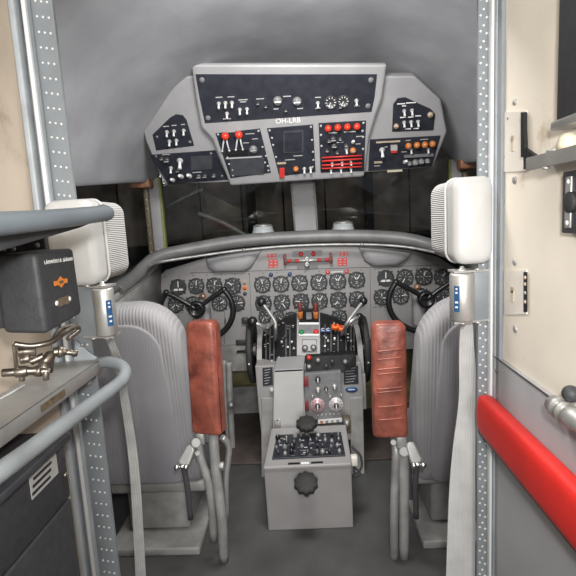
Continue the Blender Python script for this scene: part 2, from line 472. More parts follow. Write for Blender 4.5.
# seams
sm_ = MB()
def strip(m_, a, b, w, th, m, off=0.0):
    d = (b - a); t = d.normalized(); up = t.cross(nP).normalized()
    m_.prism([a - up * w, b - up * w, b + up * w, a + up * w], nP * th, m)
strip(sm_, Q(190, 273), Q(300, 269.5), .0012, .0015, 'deck_dark'); strip(sm_, Q(300, 269.5), Q(440, 265), .0012, .0015, 'deck_dark')
strip(sm_, Q(249.5, 273), Q(252, 340), .001, .0012, 'deck_dark'); strip(sm_, Q(370, 268), Q(371, 335), .001, .0012, 'deck_dark')
for px in range(165, 460, 14):
    y = 271.5 - (px - 240) * .033
    screw(sm_, Q(px, y + 2.5), nP, .0028, 'bezel')
sm_.build('panel_seam', ip)
random.seed(3)
def gauge(px, py, r_px, kind, par):
    c = Q(px, py); r = r_px / FPX * YP
    g = MB()
    # square-cornered mounting flange, bezel ring and sunken face
    g.lathe(c, nP, [(r * 1.02, 0), (r * 1.02, .006), (r * .98, .010), (r * .90, .011), (r * .86, .0095), (r * .84, .006)], 'bezel', 28)
    for a in (45, 135, 225, 315):
        q = c + V((math.cos(math.radians(a)), 0, math.sin(math.radians(a)))) * r * 1.08
        screw(g, q, nP, r * .13, 'bezel')
    o = g.build('gauge', par)
    f = MB()
    f.lathe(c + nP * .0055, nP, [(r * .85, 0), (r * .85, .0012)], 'dial_black', 28)
    cf = c + nP * .007
    n_t = {'clock': 12, 'speed': 20, 'half': 14, 'plain': 10, 'turn': 3, 'cross': 12, 'dual': 16}[kind]
    for k in range(n_t):
        if kind in ('half', 'turn'): a = math.radians(-30 + 240 * k / max(1, n_t - 1))
        elif kind == 'dual': a = math.radians(20 + 140 * (k % 8) / 7 + (180 if k > 7 else 0))
        else: a = 2 * math.pi * k / n_t
        d = V((math.cos(a), 0, math.sin(a)))
        big = (k % 2 == 0)
        strip(f, cf + d * r * (.60 if big else .68), cf + d * r * .80, r * (.035 if big else .022), .0006, 'dial_mark' if big else 'mark_grey')
        if big and kind in ('clock', 'speed', 'half'):
            e = cf + d * r * .50
            f.box(e, (r * .10, .0008, r * .12), 'mark_grey')
    if kind == 'turn':
        f.box(cf + V((0, 0, -r * .32)), (r * 1.05, .001, r * .26), 'mark_white', bev=0)
        f.box(cf + V((0, -.0006, -r * .32)), (r * .10, .001, r * .28), 'dial_black')
        f.box(cf + V((0, 0, r * .30)), (r * .08, .001, r * .7), 'mark_grey')
    if kind == 'cross':
        f.box(cf, (r * 1.1, .001, r * .05), 'tan_mark'); f.box(cf, (r * .05, .001, r * 1.1), 'tan_mark')
    if kind in ('plain', 'dual'):
        f.box(cf + V((0, 0, r * .28)), (r * .35, .001, r * .10), 'mark_grey')
        f.box(cf + V((0, 0, -r * .35)), (r * .28, .001, r * .12), 'mark_grey')
    f.build('dial_face', o)
    nd = MB()
    if kind != 'turn':
        angs = [random.uniform(0, 360)] if kind in ('clock', 'speed', 'half', 'plain') else ([60, 120] if kind == 'dual' else [random.choice((75, 15))])
        if kind == 'clock': angs.append(angs[0] + 110)
        for i, a in enumerate(angs):
            d = V((math.cos(math.radians(a)), 0, math.sin(math.radians(a))))
            strip(nd, cf + nP * .0012 - d * r * .18, cf + nP * .0012 + d * r * (.66 - .16 * i), r * .05, .0008, 'mark_white')
        nd.lathe(cf + nP * .001, nP, [(r * .13, 0), (r * .11, .002), (0, .002)], 'bezel', 12)
    else:
        strip(nd, cf + nP * .0012, cf + nP * .0012 + V((r * .04, 0, r * .7)), r * .06, .0008, 'mark_white')
    nd.build('needle', o)
    return o
G = [(178.5, 287, 8.2, 'turn'), (196.5, 286, 8.2, 'half'), (214.5, 285.5, 8.2, 'cross'), (232.8, 286, 8.6, 'plain'),
     (176, 304.5, 8.2, 'clock'), (193.5, 304, 8.2, 'half'), (219.8, 303.2, 8.2, 'speed'), (237, 303, 8.4, 'half'), (218.5, 321, 7.6, 'clock'),
     (262.6, 284.6, 8.4, 'speed'), (281, 284, 8.4, 'speed'), (299.6, 283, 8.4, 'clock'), (318.9, 282.3, 8.6, 'dual'), (337.6, 281.4, 8.6, 'dual'), (356.6, 280, 8.4, 'dual'),
     (263.5, 303.3, 8.4, 'half'), (282, 302.5, 8.4, 'clock'), (301, 301.4, 8.4, 'plain'), (319.6, 300.8, 8.4, 'dual'), (338.4, 300, 8.6, 'plain'), (357, 299.2, 8.4, 'half'),
     (264.8, 317, 6.4, 'clock'), (278.5, 316.6, 6.2, 'half'), (291, 317.5, 6.2, 'plain'), (339.2, 317.3, 8.0, 'speed'),
     (385.5, 278, 8.2, 'turn'), (404.8, 277.5, 8.4, 'half'), (423.5, 276.4, 8.6, 'cross'), (442, 277, 8.2, 'plain'),
     (381.8, 297, 8.2, 'clock'), (400.5, 295.8, 8.4, 'speed'), (442.5, 295, 7.6, 'half'), (420, 296, 8.2, 'plain')]
for g in G: gauge(*g, ip)
# eyebrow scoops (two raised pans under the rail)
for pts in ([(206, 258), (262, 250), (252, 267), (246, 271), (214, 272), (208, 267)], [(358, 247), (412, 252), (406, 260), (398, 265), (372, 266), (364, 261)]):
    m_ = MB(); base = [Q(*p) for p in pts]; c = sum(base, V()) / len(base)
    rr = []
    for k, (sc_, of) in enumerate(((1.0, 0), (.97, .02), (.88, .034), (.6, .043), (.2, .046))):
        rr.append([c + (p - c) * sc_ + nP * of + V((0, 0, (1 - sc_) * .008)) for p in base])
    m_.rings(rr, 'console_grey'); m_.build('scoop', ip)
# red placards, knobs, lamps
def rect_px(m_, x0, y0, x1, y1, off, th, m, fn=Q):
    sl = -.045
    m_.prism([fn(x0, y0 - 0), fn(x1, y0 + sl * (x1 - x0)), fn(x1, y1 + sl * (x1 - x0)), fn(x0, y1)], nP * th, m)
for r_ in ((267.5, 254, 276, 258.3), (268.5, 259.6, 278, 267.8), (339.7, 251.8, 348, 256), (337.8, 258, 347, 266)):
    m_ = MB(); rect_px(m_, *r_, 0, .003, 'red_mark')
    n = 2 if r_[3] - r_[1] < 6 else 3
    for k in range(n):
        for j in range(2):
            x = r_[0] + (r_[2] - r_[0]) * (.1 + .48 * j); y = r_[1] + (r_[3] - r_[1]) * (k + .35) / n
            m_.box(Q(x + 1.6, y + .4, .0034), (.012, .0008, .0045), 'mark_grey')
    m_.build('red_placard', ip)
for px, py in ((327.7, 272), (346.6, 271.4)):
    m_ = MB(); m_.box(Q(px, py, .003), (.021, .008, .021), 'red_mark', bev=.002); m_.box(Q(px, py, .0075), (.007, .002, .007), 'mark_grey'); m_.build('warning_light', ip)
m_ = MB()
for k in range(6): m_.box(Q(332 + k * 2.0, 272 - k * .09, .001), (.006, .001, .007), 'mark_white')
for k in range(7): m_.box(Q(275 + k * 2, 274.4 - k * .05, .001), (.005, .001, .005), 'mark_grey')
for x, y in ((170, 313), (176, 313), (182, 313), (380, 307), (386, 307), (375, 307)): m_.box(Q(x, y, .001), (.02, .001, .0035), 'deck_dark')
m_.build('panel_lettering', ip)
for px, py in ((271, 274.6), (289.7, 274.3)):
    m_ = MB(); m_.lathe(Q(px, py), nP, [(.011, 0), (.011, .008), (.008, .012), (0, .012)], 'navy', 14); m_.build('knob', ip, 'dark blue knob')
m_ = MB(); rect_px(m_, 242.6, 280, 247, 297, 0, .003, 'tan_mark')
m_.lathe(Q(244.9, 283.3), nP, [(.008, 0), (.008, .007), (0, .01)], 'steel', 12)
m_.lathe(Q(244.9, 288), nP, [(.011, 0), (.010, .009), (0, .013)], 'orange', 12)
m_.lathe(Q(245, 293.6), nP, [(.011, 0), (.010, .009), (0, .013)], 'navy', 12)
m_.build('lamp_strip', ip, 'upright strip of three small indicator lamps')
for px, py in ((203, 296), (417, 287)):
    m_ = MB(); m_.lathe(Q(px, py), nP, [(.017, 0), (.017, .012), (.012, .02), (0, .022)], 'copper', 16); m_.lathe(Q(px, py, .02), nP, [(.006, 0), (.005, .006), (0, .008)], 'mark_white', 10); m_.build('knob', ip, 'copper coloured knob')
# fire handles between the red placards
m_ = MB(); rect_px(m_, 292.5, 250.8, 322, 257, 0, .006, 'radio_grey'); rect_px(m_, 297, 265.5, 318, 269.5, 0, .006, 'radio_grey')
hb = m_.build('handle_bracket', ip)
m_ = MB()
m_.cyl(Q(285, 261.2, .03), Q(331, 259.6, .03), .0085, 'alu')
for px, py in ((289, 261.1), (297, 260.8), (319, 260), (327, 259.7)): m_.cyl(Q(px - 1.8, py, .03), Q(px + 1.8, py - .1, .03), .0095, 'red_mark')
for px, py in ((285, 261.2), (331, 259.6)):
    m_.box(Q(px, py - 1.5, .028), (.014, .018, .055), 'red_edge', bev=.003); m_.cyl(Q(px, py, 0), Q(px, py, .03), .006, 'steel')
m_.build('pull_handle', hb)
m_ = MB()
for px, py in ((307, 258.6), (307, 264.3)):
    m_.lathe(Q(px, py, .02), nP, [(.014, 0), (.014, .016), (.010, .022), (.004, .022), (.004, .018), (0, .018)], 'alu', 16)
m_.build('knob', hb)
for px, py in ((301, 254), (313.5, 253.4)):
    m_ = MB(); m_.lathe(Q(px, py, .006), nP, [(.012, 0), (.012, .01), (.007, .016), (0, .018)], 'red_mark', 14); m_.build('warning_light', hb)
# lower sub panels under the main plate
m_ = MB(); rect_px(m_, 222, 344, 252, 369, 0, .045, 'metal_paint')
m_.box(Q(241, 342.5, .05), (.055, .006, .030), 'bezel', bev=.003)
m_.box(Q(241, 351.5, .047), (.045, .003, .012), 'black')
for k in range(5): m_.box(Q(237 + k * 2, 353 - k * .1, .049), (.006, .002, .006), 'bezel')
m_.build('sub_panel', ip)
m_ = MB(); m_.box(Q(244.8, 320.5, .012), (.032, .024, .032), 'bezel', bev=.004); m_.build('knob', ip)
m_ = MB(); rect_px(m_, 180, 313, 225, 352, 0, .02, 'panel_grey'); m_.build('sub_panel', ip)

# foot well: kick plate, yellow-green structure, floor mat
m_ = MB(); m_.prism([P(224, 388, 2.66), P(262, 386, 2.66), P(265, 421, 2.66), P(224, 422, 2.66)], V((0, .02, 0)), 'kick_grey', bev=.003)
m_.tube([P(224, 421, 2.645), P(264, 420, 2.645)], .010, 'shelf_grey', sub=1)
tag(m_.build('foot_plate'), 'scuffed grey upright plate at the end of the left foot well', 'plate')
m_ = MB(); m_.prism([P(366, 388, 2.66), P(400, 386, 2.66), P(402, 421, 2.66), P(366, 422, 2.66)], V((0, .02, 0)), 'chromate', bev=.003)
tag(m_.build('foot_plate'), 'yellowish upright plate at the end of the right foot well', 'plate')
m_ = MB(); m_.box(V((0, 2.78, -.92)), (1.7, .04, .5), 'chromate'); m_.box(V((0, 2.76, -.72)), (1.7, .06, .04), 'metal_paint'); struct(m_.build('wall_front'))
m_ = MB(); m_.box(V((-.30, 2.38, -H + .006)), (.42, .60, .012), 'mat_brown', bev=.004); tag(m_.build('floor_mat'), 'dark brown floor mat left of the pedestal', 'mat')
m_ = MB(); m_.box(V((.42, 2.38, -H + .006)), (.42, .60, .012), 'mat_brown', bev=.004); tag(m_.build('floor_mat'), 'dark brown floor mat right of the pedestal', 'mat')
# strut beside the pilot's foot well
st = thing('support_strut', 'grey upright tube strut between left red armrest and the foot well', 'strut', P(232, 450, 2.25))
MB().tube([P(229, 362, 2.30), P(230, 400, 2.28), P(232, 440, 2.25), P(233, 470, 2.22)], .016, 'metal_paint').tube([P(224, 360, 2.32), P(226, 400, 2.30), P(228, 440, 2.27)], .012, 'metal_paint').build('tube', st)
MB().lathe(P(231.5, 404, 2.25), V((0, -1, 0)), [(.016, 0), (.016, .02), (.010, .03), (0, .03)], 'steel', 12).build('bolt', st)

# ------------------------------------------------------------------ glareshield
gs = thing('glareshield', 'grey rounded glareshield roll curving across the top of the instrument panel', 'glareshield', V((0, 2.44, -.1)))
pts = [V((-.842, 2.06, -.275)), V((-.812, 2.20, -.232)), P(156, 258, 2.32), P(190, 249.5, 2.40), P(240, 241, 2.445), P(300, 237, 2.455), P(360, 236, 2.445), P(405, 239, 2.41), P(436, 247, 2.34), P(456, 255, 2.22)]
MB().tube(pts, .032, 'roll_grey', seg=16, sub=8).build('padded_roll', gs)
pts = [P(150, 265, 2.2), P(163, 261.5, 2.30), P(206, 255, 2.37), P(244, 250, 2.40), P(300, 245.5, 2.41), P(362, 244.5, 2.40), P(405, 247, 2.37), P(440, 253.5, 2.28)]
mb = MB().tube(pts, .0075, 'steel', seg=10, sub=8)
for p in (pts[3], pts[5]): mb.sphere(p, .012, 'steel', sq=.8)
mb.build('rail', gs, 'thin chrome rail')
mb = MB()
dk = [V((-.74, 2.34, -.165)), V((-.5, 2.43, -.12)), V((0, 2.465, -.095)), V((.5, 2.43, -.115)), V((.74, 2.34, -.165)), V((.76, 2.56, -.16)), V((.5, 2.66, -.13)), V((0, 2.74, -.12)), V((-.5, 2.66, -.13)), V((-.76, 2.56, -.16))]
mb.prism(dk, V((0, 0, -.012)), 'deck_dark'); mb.build('deck', gs)
for px, py, lb in ((263, 232, 'white round lamp on the glareshield left of the windshield centre post'), (343, 229, 'white round lamp on the glareshield right of the windshield centre post')):
    c = P(px, py - 3.5, 2.53)
    t = thing('round_lamp', lb, 'lamp', c + V((0, 0, -.04)), 'round lamps on the glareshield')
    MB().lathe(c + V((0, 0, -.045)), V((0, 0, 1)), [(.058, -.02), (.058, .03), (.054, .034), (.050, .058)], 'lamp_white', 24).build('lamp_housing', t)
    MB().lathe(c + V((0, 0, .011)), V((0, 0, 1)), [(.052, 0), (.050, .006), (.03, .012), (0, .014)], 'alu', 24).build('lens', t)
# wiper outside on the left windshield
wp = thing('windscreen_wiper', 'dark wiper arm lying across the left windshield pane outside', 'wiper', P(245, 236, 2.86))
MB().tube([P(198, 213, 2.80), P(222, 222, 2.83), P(247, 236, 2.86)], .012, 'metal_paint', sub=4).build('arm', wp)
MB().tube([P(166, 207, 2.74), P(206, 187, 2.76)], .008, 'steel', sub=1).build('blade', wp)

# ------------------------------------------------------------------ control yokes
def yoke(s, hub_px, hub_py, label):
    Yy = 2.18; hub = P(hub_px, hub_py, Yy)
    t = thing('control_yoke', label, 'control yoke', V((hub.x, Yy + .15, -H)), 'black control yokes')
    k_ = FPX / Yy
    r = 37.0 / k_
    def rim(a): return hub + V((r * 1.02 * math.cos(math.radians(a)), 0, r * .87 * math.sin(math.radians(a)) - .004))
    w = MB()
    top = {}
    for sg in (-1, 1):
        angs = list(range(38, -71, -9)); pts = []
        for a in angs:
            aa = a if sg > 0 else 180 - a
            pts.append(rim(aa))
        w.tube(pts, .0135, 'black_gloss', seg=12, sub=3)
        w.sphere(pts[0], .0155, 'black_gloss'); w.sphere(pts[-1], .014, 'black_gloss')
        top[sg] = pts[0]
    o = w.build('rim', t)
    for sg in (-1, 1):
        MB().tube([hub, hub.lerp(top[sg], .5) + V((0, 0, .004)), top[sg]], .0115, 'black_gloss', sub=4).build('spoke', t)
    h = MB().lathe(hub + V((0, .02, 0)), V((0, -1, 0)), [(.040, 0), (.040, .022), (.034, .032), (.026, .033), (.024, .028), (0, .030)], 'black_gloss', 24)
    h.box(hub + V((0, .0, -.05)), (.012, .014, .05), 'black', bev=.003)
    h.build('hub', t)
    c = MB()
    c.cyl(hub + V((0, .02, 0)), hub + V((0, .14, -.02)), .024, 'metal_paint', seg=18)
    c.box(hub + V((0, .10, -.06)), (.085, .06, .17), 'console_grey', bev=.015)
    c.tube([hub + V((0, .10, -.10)), hub + V((0, .14, -.45)), V((hub.x, Yy + .16, -H))], .030, 'metal_paint', sub=4)
    c.build('column', t)
yoke(-1, 196.5, 309.5, "black control yoke on the left, behind the left seat's red armrest")
yoke(1, 426.5, 299.5, "black control yoke on the right, partly hidden behind the right seat and silver reel")

# ------------------------------------------------------------------ centre pedestal
pd = thing('center_pedestal', 'grey centre pedestal with black throttle quadrant, levers, trim wheels and radio panels', 'control pedestal', V((.02, 2.0, -H)))
def half_disc(xa, xb, cy, cz, r, m, a0=-10, a1=190):
    """cylinder sector about X; angle 0 = towards camera, 90 = up"""
    mb = MB(); n = 26
    pts = [V((xa, cy - r * math.cos(math.radians(a0 + (a1 - a0) * k / n)), cz + r * math.sin(math.radians(a0 + (a1 - a0) * k / n)))) for k in range(n + 1)]
    mb.prism(pts, V((xb - xa, 0, 0)), m); return mb
CY, CZ, CR = 2.235, -.69, .25
def Qd(px, py, off=0.0):
    """point on the quadrant drum surface"""
    d = ray(px, py); r = CR + off - .085 * ((px - 309.5) / 48) ** 2
    # intersect with cylinder about X through (CY, CZ)
    A = d.y ** 2 + d.z ** 2; B = -2 * (d.y * CY + d.z * CZ); C_ = CY ** 2 + CZ ** 2 - r * r
    disc = max(0, B * B - 4 * A * C_); tt = (-B - math.sqrt(disc)) / (2 * A)
    p = d * tt; n = V((0, p.y - CY, p.z - CZ)).normalized()
    return p, n
xl = Qd(262, 345)[0].x; xr = Qd(357, 345)[0].x
q = MB(); xm_ = (xl + xr) / 2
def drum_ring(f):
    r = CR - .004 - .085 * f * f; x = xm_ + f * (xr - xl) / 2
    return [V((x, CY - r * math.cos(math.radians(a)), CZ + r * math.sin(math.radians(a)))) for a in range(-12, 175, 6)] + [V((x, CY, CZ - .05))]
q.rings([drum_ring(-1 + 2 * k / 14) for k in range(15)], 'quadrant')
# lever slots engraved as slim strips following the drum
def drum_strip(mb, x, y0, y1, w, off, m, n=8):
    rr = []
    for k in range(n + 1):
        p, nn = Qd(x, y0 + (y1 - y0) * k / n); t_ = V((1, 0, 0))
        rr.append([p - t_ * w - nn * .001, p + t_ * w - nn * .001, p + t_ * w + nn * off, p - t_ * w + nn * off])
    mb.rings(rr, m, smooth=False)
for x in (266, 270, 274, 286, 290, 325, 331, 338, 346, 351, 354): drum_strip(q, x, 324, 366, .0010, .001, 'radio_grey')
random.seed(11)
for k in range(60):
    x = random.choice((265, 268, 272, 279, 283, 288, 293, 324, 328, 334, 341, 348, 353)); y = random.uniform(322, 370)
    p, n = Qd(x, y); q.box(p + n * .0005, (.004 + random.random() * .006, .002, .002), random.choice(('mark_grey', 'mark_grey', 'mark_white')), M=None)
q.build('quadrant', pd, 'black drum with white scale markings')
# side cheeks of pale grey
for a, b in ((xl - .022, xl), (xr, xr + .022)):
    m_ = half_disc(a, b, CY, CZ, CR - .075, 'panel_grey', 0, 180); m_.box(V(((a + b) / 2, CY - .08, CZ - .07)), (b - a, .30, .16), 'panel_grey', bev=.004); m_.build('cheek', pd)
# housing under drum
m_ = MB(); YF = 1.985
m_.prism([P(255, 366, YF), P(361, 362, YF), P(364, 398, YF), P(352, 400, YF), P(352, 440, YF), P(262, 442, YF), P(258, 402, YF)], V((0, .40, 0)), 'panel_grey', bev=.004)
m_.prism([P(350, 398, YF - .004), P(363, 397, YF - .004), P(366, 540, YF - .02), P(352, 540, YF - .02)], V((0, .1, 0)), 'metal_paint', bev=.003)
m_.prism([P(261, 398, YF - .004), P(274, 398, YF - .004), P(275, 540, YF - .02), P(262, 540, YF - .02)], V((0, .1, 0)), 'metal_paint', bev=.003)
m_.build('housing', pd)
# centre channel on the drum
m_ = MB()
def drum_plate(mb, x0, x1, y0, y1, off, m, n=10):
    rr = []
    for k in range(n + 1):
        y = y0 + (y1 - y0) * k / n
        p, nn = Qd(x0, y); p2, n2 = Qd(x1, y)
        rr.append([p - nn * .002, p2 - n2 * .002, p2 + n2 * off, p + nn * off])
    mb.rings(rr, m, smooth=False)
drum_plate(m_, 297, 320, 311, 356, .012, 'panel_grey')
drum_plate(m_, 299, 319, 326, 337, .014, 'radio_grey'); drum_plate(m_, 299, 319, 325.5, 327, .018, 'mark_white'); drum_plate(m_, 299, 319, 336, 337.5, .018, 'mark_white')
drum_plate(m_, 299.5, 319, 311.5, 324, .015, 'black')
drum_plate(m_, 302, 317, 340.5, 352.5, .014, 'bezel'); drum_plate(m_, 303, 316, 341.5, 351.5, .016, 'console_grey')
ch = m_.build('channel', pd)
for px, py in ((305, 348), (313.5, 347.6)):
    p, n = Qd(px, py, .016); MB().lathe(p, n, [(.013, 0), (.013, .004), (.008, .005), (0, .005)], 'bezel', 16).lathe(p + n * .004, n, [(.007, 0), (.006, .004), (0, .004)], 'mark_grey', 12).build('dial', ch)
for px, py, mm in ((301.5, 332.5, 'green_mark'), (316, 332, 'red_mark')):
    p, n = Qd(px, py, .014); MB().lathe(p, n, [(.013, 0), (.012, .006), (0, .012)], mm, 14).build('lamp', ch)
p, n = Qd(309, 317, .015); MB().box(V((0, 0, .006)), (.048, .026, .012), 'radio_grey', M=axis_frame(p, n), bev=.003).build('switch', ch)
for px in (300.5, 316):
    p, n = Qd(px, 318, .014); MB().cyl(p, p + n * .035, .012, 'amber_lamp', seg=12, bev=.003).cyl(p + n * .03 + V((0, 0, .0)), p + n * .03 + V((0, -.0, .045)), .009, 'red_edge', seg=12, bev=.003).build('lever_stub', ch)
# blue lettered tabs and orange knobs
for px, mm in ((323, 'navy'), (328, 'navy')):
    p, n = Qd(px, 331.5, .001); b = MB().box(V((0, 0, .006)), (.019, .024, .012), mm, M=axis_frame(p, n), bev=.002)
    text_into(b, 'C', frame(p + n * .0135, V((1, 0, 0)), (V((0, 0, 1)) - n * n.z).normalized()), .022, 'mark_white')
    b.build('lever_tab', pd, 'navy tab with a white C')
for px, py in ((335.5, 332), (341.5, 333.5)):
    p, n = Qd(px, py, .001); MB().cyl(p, p + n * .03, .006, 'steel').box(V((0, 0, .035)), (.024, .034, .022), 'orange', M=axis_frame(p, n), bev=.006).box(V((0, 0, .047)), (.010, .010, .003), 'red_edge', M=axis_frame(p, n)).build('lever_knob', pd, 'bright orange lever knob')
p, n = Qd(334.5, 341, .001); MB().cyl(p, p + n * .03, .004, 'mark_white').build('lever_stub', pd)
random.seed(5)
for px, py in ((282, 343), (288, 348), (294, 349), (325, 347), (347, 360), (351, 342), (272, 361), (328, 342), (285, 338), (292, 343), (276, 334), (326, 339)):
    p, n = Qd(px, py, .0); MB().cyl(p, p + n * .016, .0065, random.choice(('bezel', 'steel', 'mark_grey')), r1=.004, seg=10).build('lever_stub', pd)
# long throttle levers with ball tops
def lever(pts, rb, mrod='steel'):
    o = MB().tube(pts, .0075, mrod, sub=5).build('lever', pd)
    MB().sphere(pts[-1], rb, 'black_gloss').build('lever_ball', o)
p0, _ = Qd(275.5, 340); lever([p0, P(275.5, 330, 1.99), P(275, 322, 2.0), P(268, 311, 2.03), P(261.5, 302, 2.05)], .021)
p0, _ = Qd(268, 334); lever([p0, P(263, 327, 2.04), P(252.5, 321.5, 2.03)], .022, 'alu')
p0, _ = Qd(345, 334); lever([p0, P(346, 325, 2.0), P(355, 312, 2.02), P(363.5, 301, 2.05)], .018)
p0, _ = Qd(341, 335); lever([p0, P(349, 323, 2.0), P(359.5, 316.5, 2.03)], .016, 'alu')
# trim wheels
for px, py in ((252.5, 350), (364, 348.5)):
    c = P(px, py, 2.13); m_ = MB(); r = .150
    def ringx(rad, dx): return [c + V((dx, rad * math.cos(2 * math.pi * k / 40), rad * math.sin(2 * math.pi * k / 40))) for k in range(40)]
    m_.rings([ringx(r - .018, -.010), ringx(r - .004, -.012), ringx(r, -.006), ringx(r, .006), ringx(r - .004, .012), ringx(r - .018, .010)], 'rubber', closed=True)
    m_.rings([ringx(r - .02, -.004), ringx(r - .02, .004), ringx(.03, .006), ringx(.03, -.006)], 'black', closed=True)
    m_.cyl(c + V((-.02, 0, 0)), c + V((.02, 0, 0)), .032, 'bezel', bev=.004)
    sx = -1 if px < 300 else 1
    o = m_.build('trim_wheel', pd)
    k_ = MB().cyl(c + V((sx * -.012, -.12, .03)), c + V((sx * .02, -.12, .03)), .009, 'bezel', bev=.002); k_.lathe(c + V((0, -r, -.02)), V((0, -1, 0)), [(.004, 0), (.004, .001)], 'mark_white', 8); k_.build('crank_knob', o)
# placards on the side cheeks
for pts in ([(343.5, 366.5), (358, 365.5), (358.5, 383.5), (344, 384.5)], [(262.5, 368), (272.5, 367), (273, 385), (263, 386)]):
    m_ = MB(); m_.prism([P(x, y, YF) for x, y in pts], nP * .003, 'panel_black')
    for k in range(6):
        f = (k + .8) / 6.6
        a = P(pts[0][0] + 2, pts[0][1] + 18 * f, YF - .0034); b = P(pts[1][0] - 2 - (k % 3), pts[1][1] + 18 * f, YF - .0034); strip(m_, a, b, .0012, .0006, 'mark_grey')
    m_.build('placard', pd)
m_ = MB(); m_.lathe(P(351.5, 389.5, YF), nP, [(.026, 0), (.026, .003), (.02, .006), (0, .007)], 'blue_mark', 20); m_.box(P(351.5, 389.5, YF - .008), (.03, .003, .006), 'mark_white', bev=.001)
o = m_.build('badge', pd, 'small blue and white badge')
for v in o.data.vertices: v.co.z = (v.co.z - (P(351.5, 389.5, YF).z + H)) * .5 + (P(351.5, 389.5, YF).z + H)
m_ = MB(); m_.cyl(P(272, 391, YF - .012), P(272, 388, YF - .012), .01, 'rivet_white', bev=.002); m_.build('knob', pd)
# black shelf with knobs below the drum
m_ = MB(); m_.prism([P(306, 357, 1.96), P(356, 354, 1.97), P(356, 366, 1.96), P(342, 373, 1.94), P(306, 375, 1.94)], V((0, .06, 0)), 'quadrant', bev=.003); bs = m_.build('knob_panel', pd)
for px, py, mm in ((309, 357, 'red_mark'), (318, 359.5, 'steel'), (332, 360.5, 'bezel'), (326, 365, 'bezel'), (345, 361, 'steel'), (309, 366, 'steel')):
    MB().lathe(P(px, py, 1.955), nP, [(.010, 0), (.010, .014), (.006, .02), (0, .02)], mm, 14).build('knob', bs)
# pale cover box
m_ = MB()
yb, yf = 2.0, 1.87
tl, tr, bl, br = P(277, 357, yb), P(305, 355.5, yb), P(274, 370, yf), P(303.5, 368.5, yf)
fl, fr_ = P(273, 430, yf), P(303.5, 429, yf)
m_.prism([bl, br, fr_, fl], V((0, .02, 0)), 'cover_light', bev=.003)
m_.prism([tl, tr, br, bl], V((0, 0, -.012)), 'console_grey', bev=.003)
m_.box(V(((bl.x + br.x) / 2, 1.94, (bl.z + fl.z) / 2 - .004)), (br.x - bl.x - .008, .11, bl.z - fl.z - .03), 'cover_light')
cv = m_.build('cover_box', pd)
m_ = MB(); m_.box(P(277.5, 426, yf - .004), (.026, .008, .06), 'alu', bev=.003)
screw(m_, P(277.5, 420, yf - .008), nP, .006); screw(m_, P(277.5, 432, yf - .008), nP, .006); m_.build('latch', cv)
# radio face with two discs
yr = 1.92
m_ = MB(); m_.prism([P(304, 374, yr), P(341, 371, yr), P(341.5, 418, yr), P(304.5, 421, yr)], V((0, .06, 0)), 'radio_grey', bev=.003)
rf = m_.build('radio_panel', pd)
for px, py in ((305.8, 381.5), (306, 405.5)):
    MB().box(P(px, py, yr - .003), (.022, .006, .042), 'tag_red', bev=.001).build('red_tag', rf)
for px, py, mm in ((317.5, 404.6, 'pink_disc'), (336, 404, 'silver_disc')):
    c = P(px, py, yr)
    o = MB().lathe(c, nP, [(.030, 0), (.030, .005), (.028, .007), (.011, .007), (.010, .018), (.007, .02), (0, .02)], mm, 28).build('tuning_disc', rf)
    m_ = MB().lathe(c + nP * .007, nP, [(.011, 0), (.010, .016), (.006, .018), (0, .018)], 'bezel', 14)
    m_.box(c + nP * .026, (.004, .002, .018), 'mark_white')
    for k in range(10):
        a = 2 * math.pi * k / 10; d = V((math.cos(a), 0, math.sin(a))); strip(m_, c + nP * .0072 + d * .019, c + nP * .0072 + d * .026, .0009, .0006, 'bezel')
    m_.build('knob', o)
for px, py, r, mm in ((317.8, 379, .012, 'bezel'), (318, 389, .013, 'alu'), (334.5, 386, .012, 'alu'), (326, 388.5, .008, 'bezel'), (312.5, 395, .006, 'alu'), (330, 395.5, .006, 'alu'), (341, 394, .006, 'alu')):
    c = P(px, py, yr); MB().lathe(c, nP, [(r, 0), (r, .006), (r * .7, .014), (0, .015)], mm, 16).box(c + nP * .016, (r * .35, .003, r * 1.3), 'mark_white').build('knob', rf)
m_ = MB(); m_.prism([P(318, 420.5, yr - .012), P(342, 418.5, yr - .012), P(342, 422, yr - .012), P(318, 424, yr - .012)], V((0, .01, 0)), 'rivet_white')
for k in range(4): m_.box(P(321.5 + k * 5.4, 422 - k * .35, yr - .014), (.010, .004, .010), ('amber_lamp', 'steel', 'tan_mark', 'steel')[k])
for k in range(6): m_.box(P(318 + k * 4, 415 - k * .3, yr - .002), (.006, .004, .006), 'mark_grey')
m_.build('name_strip', rf)
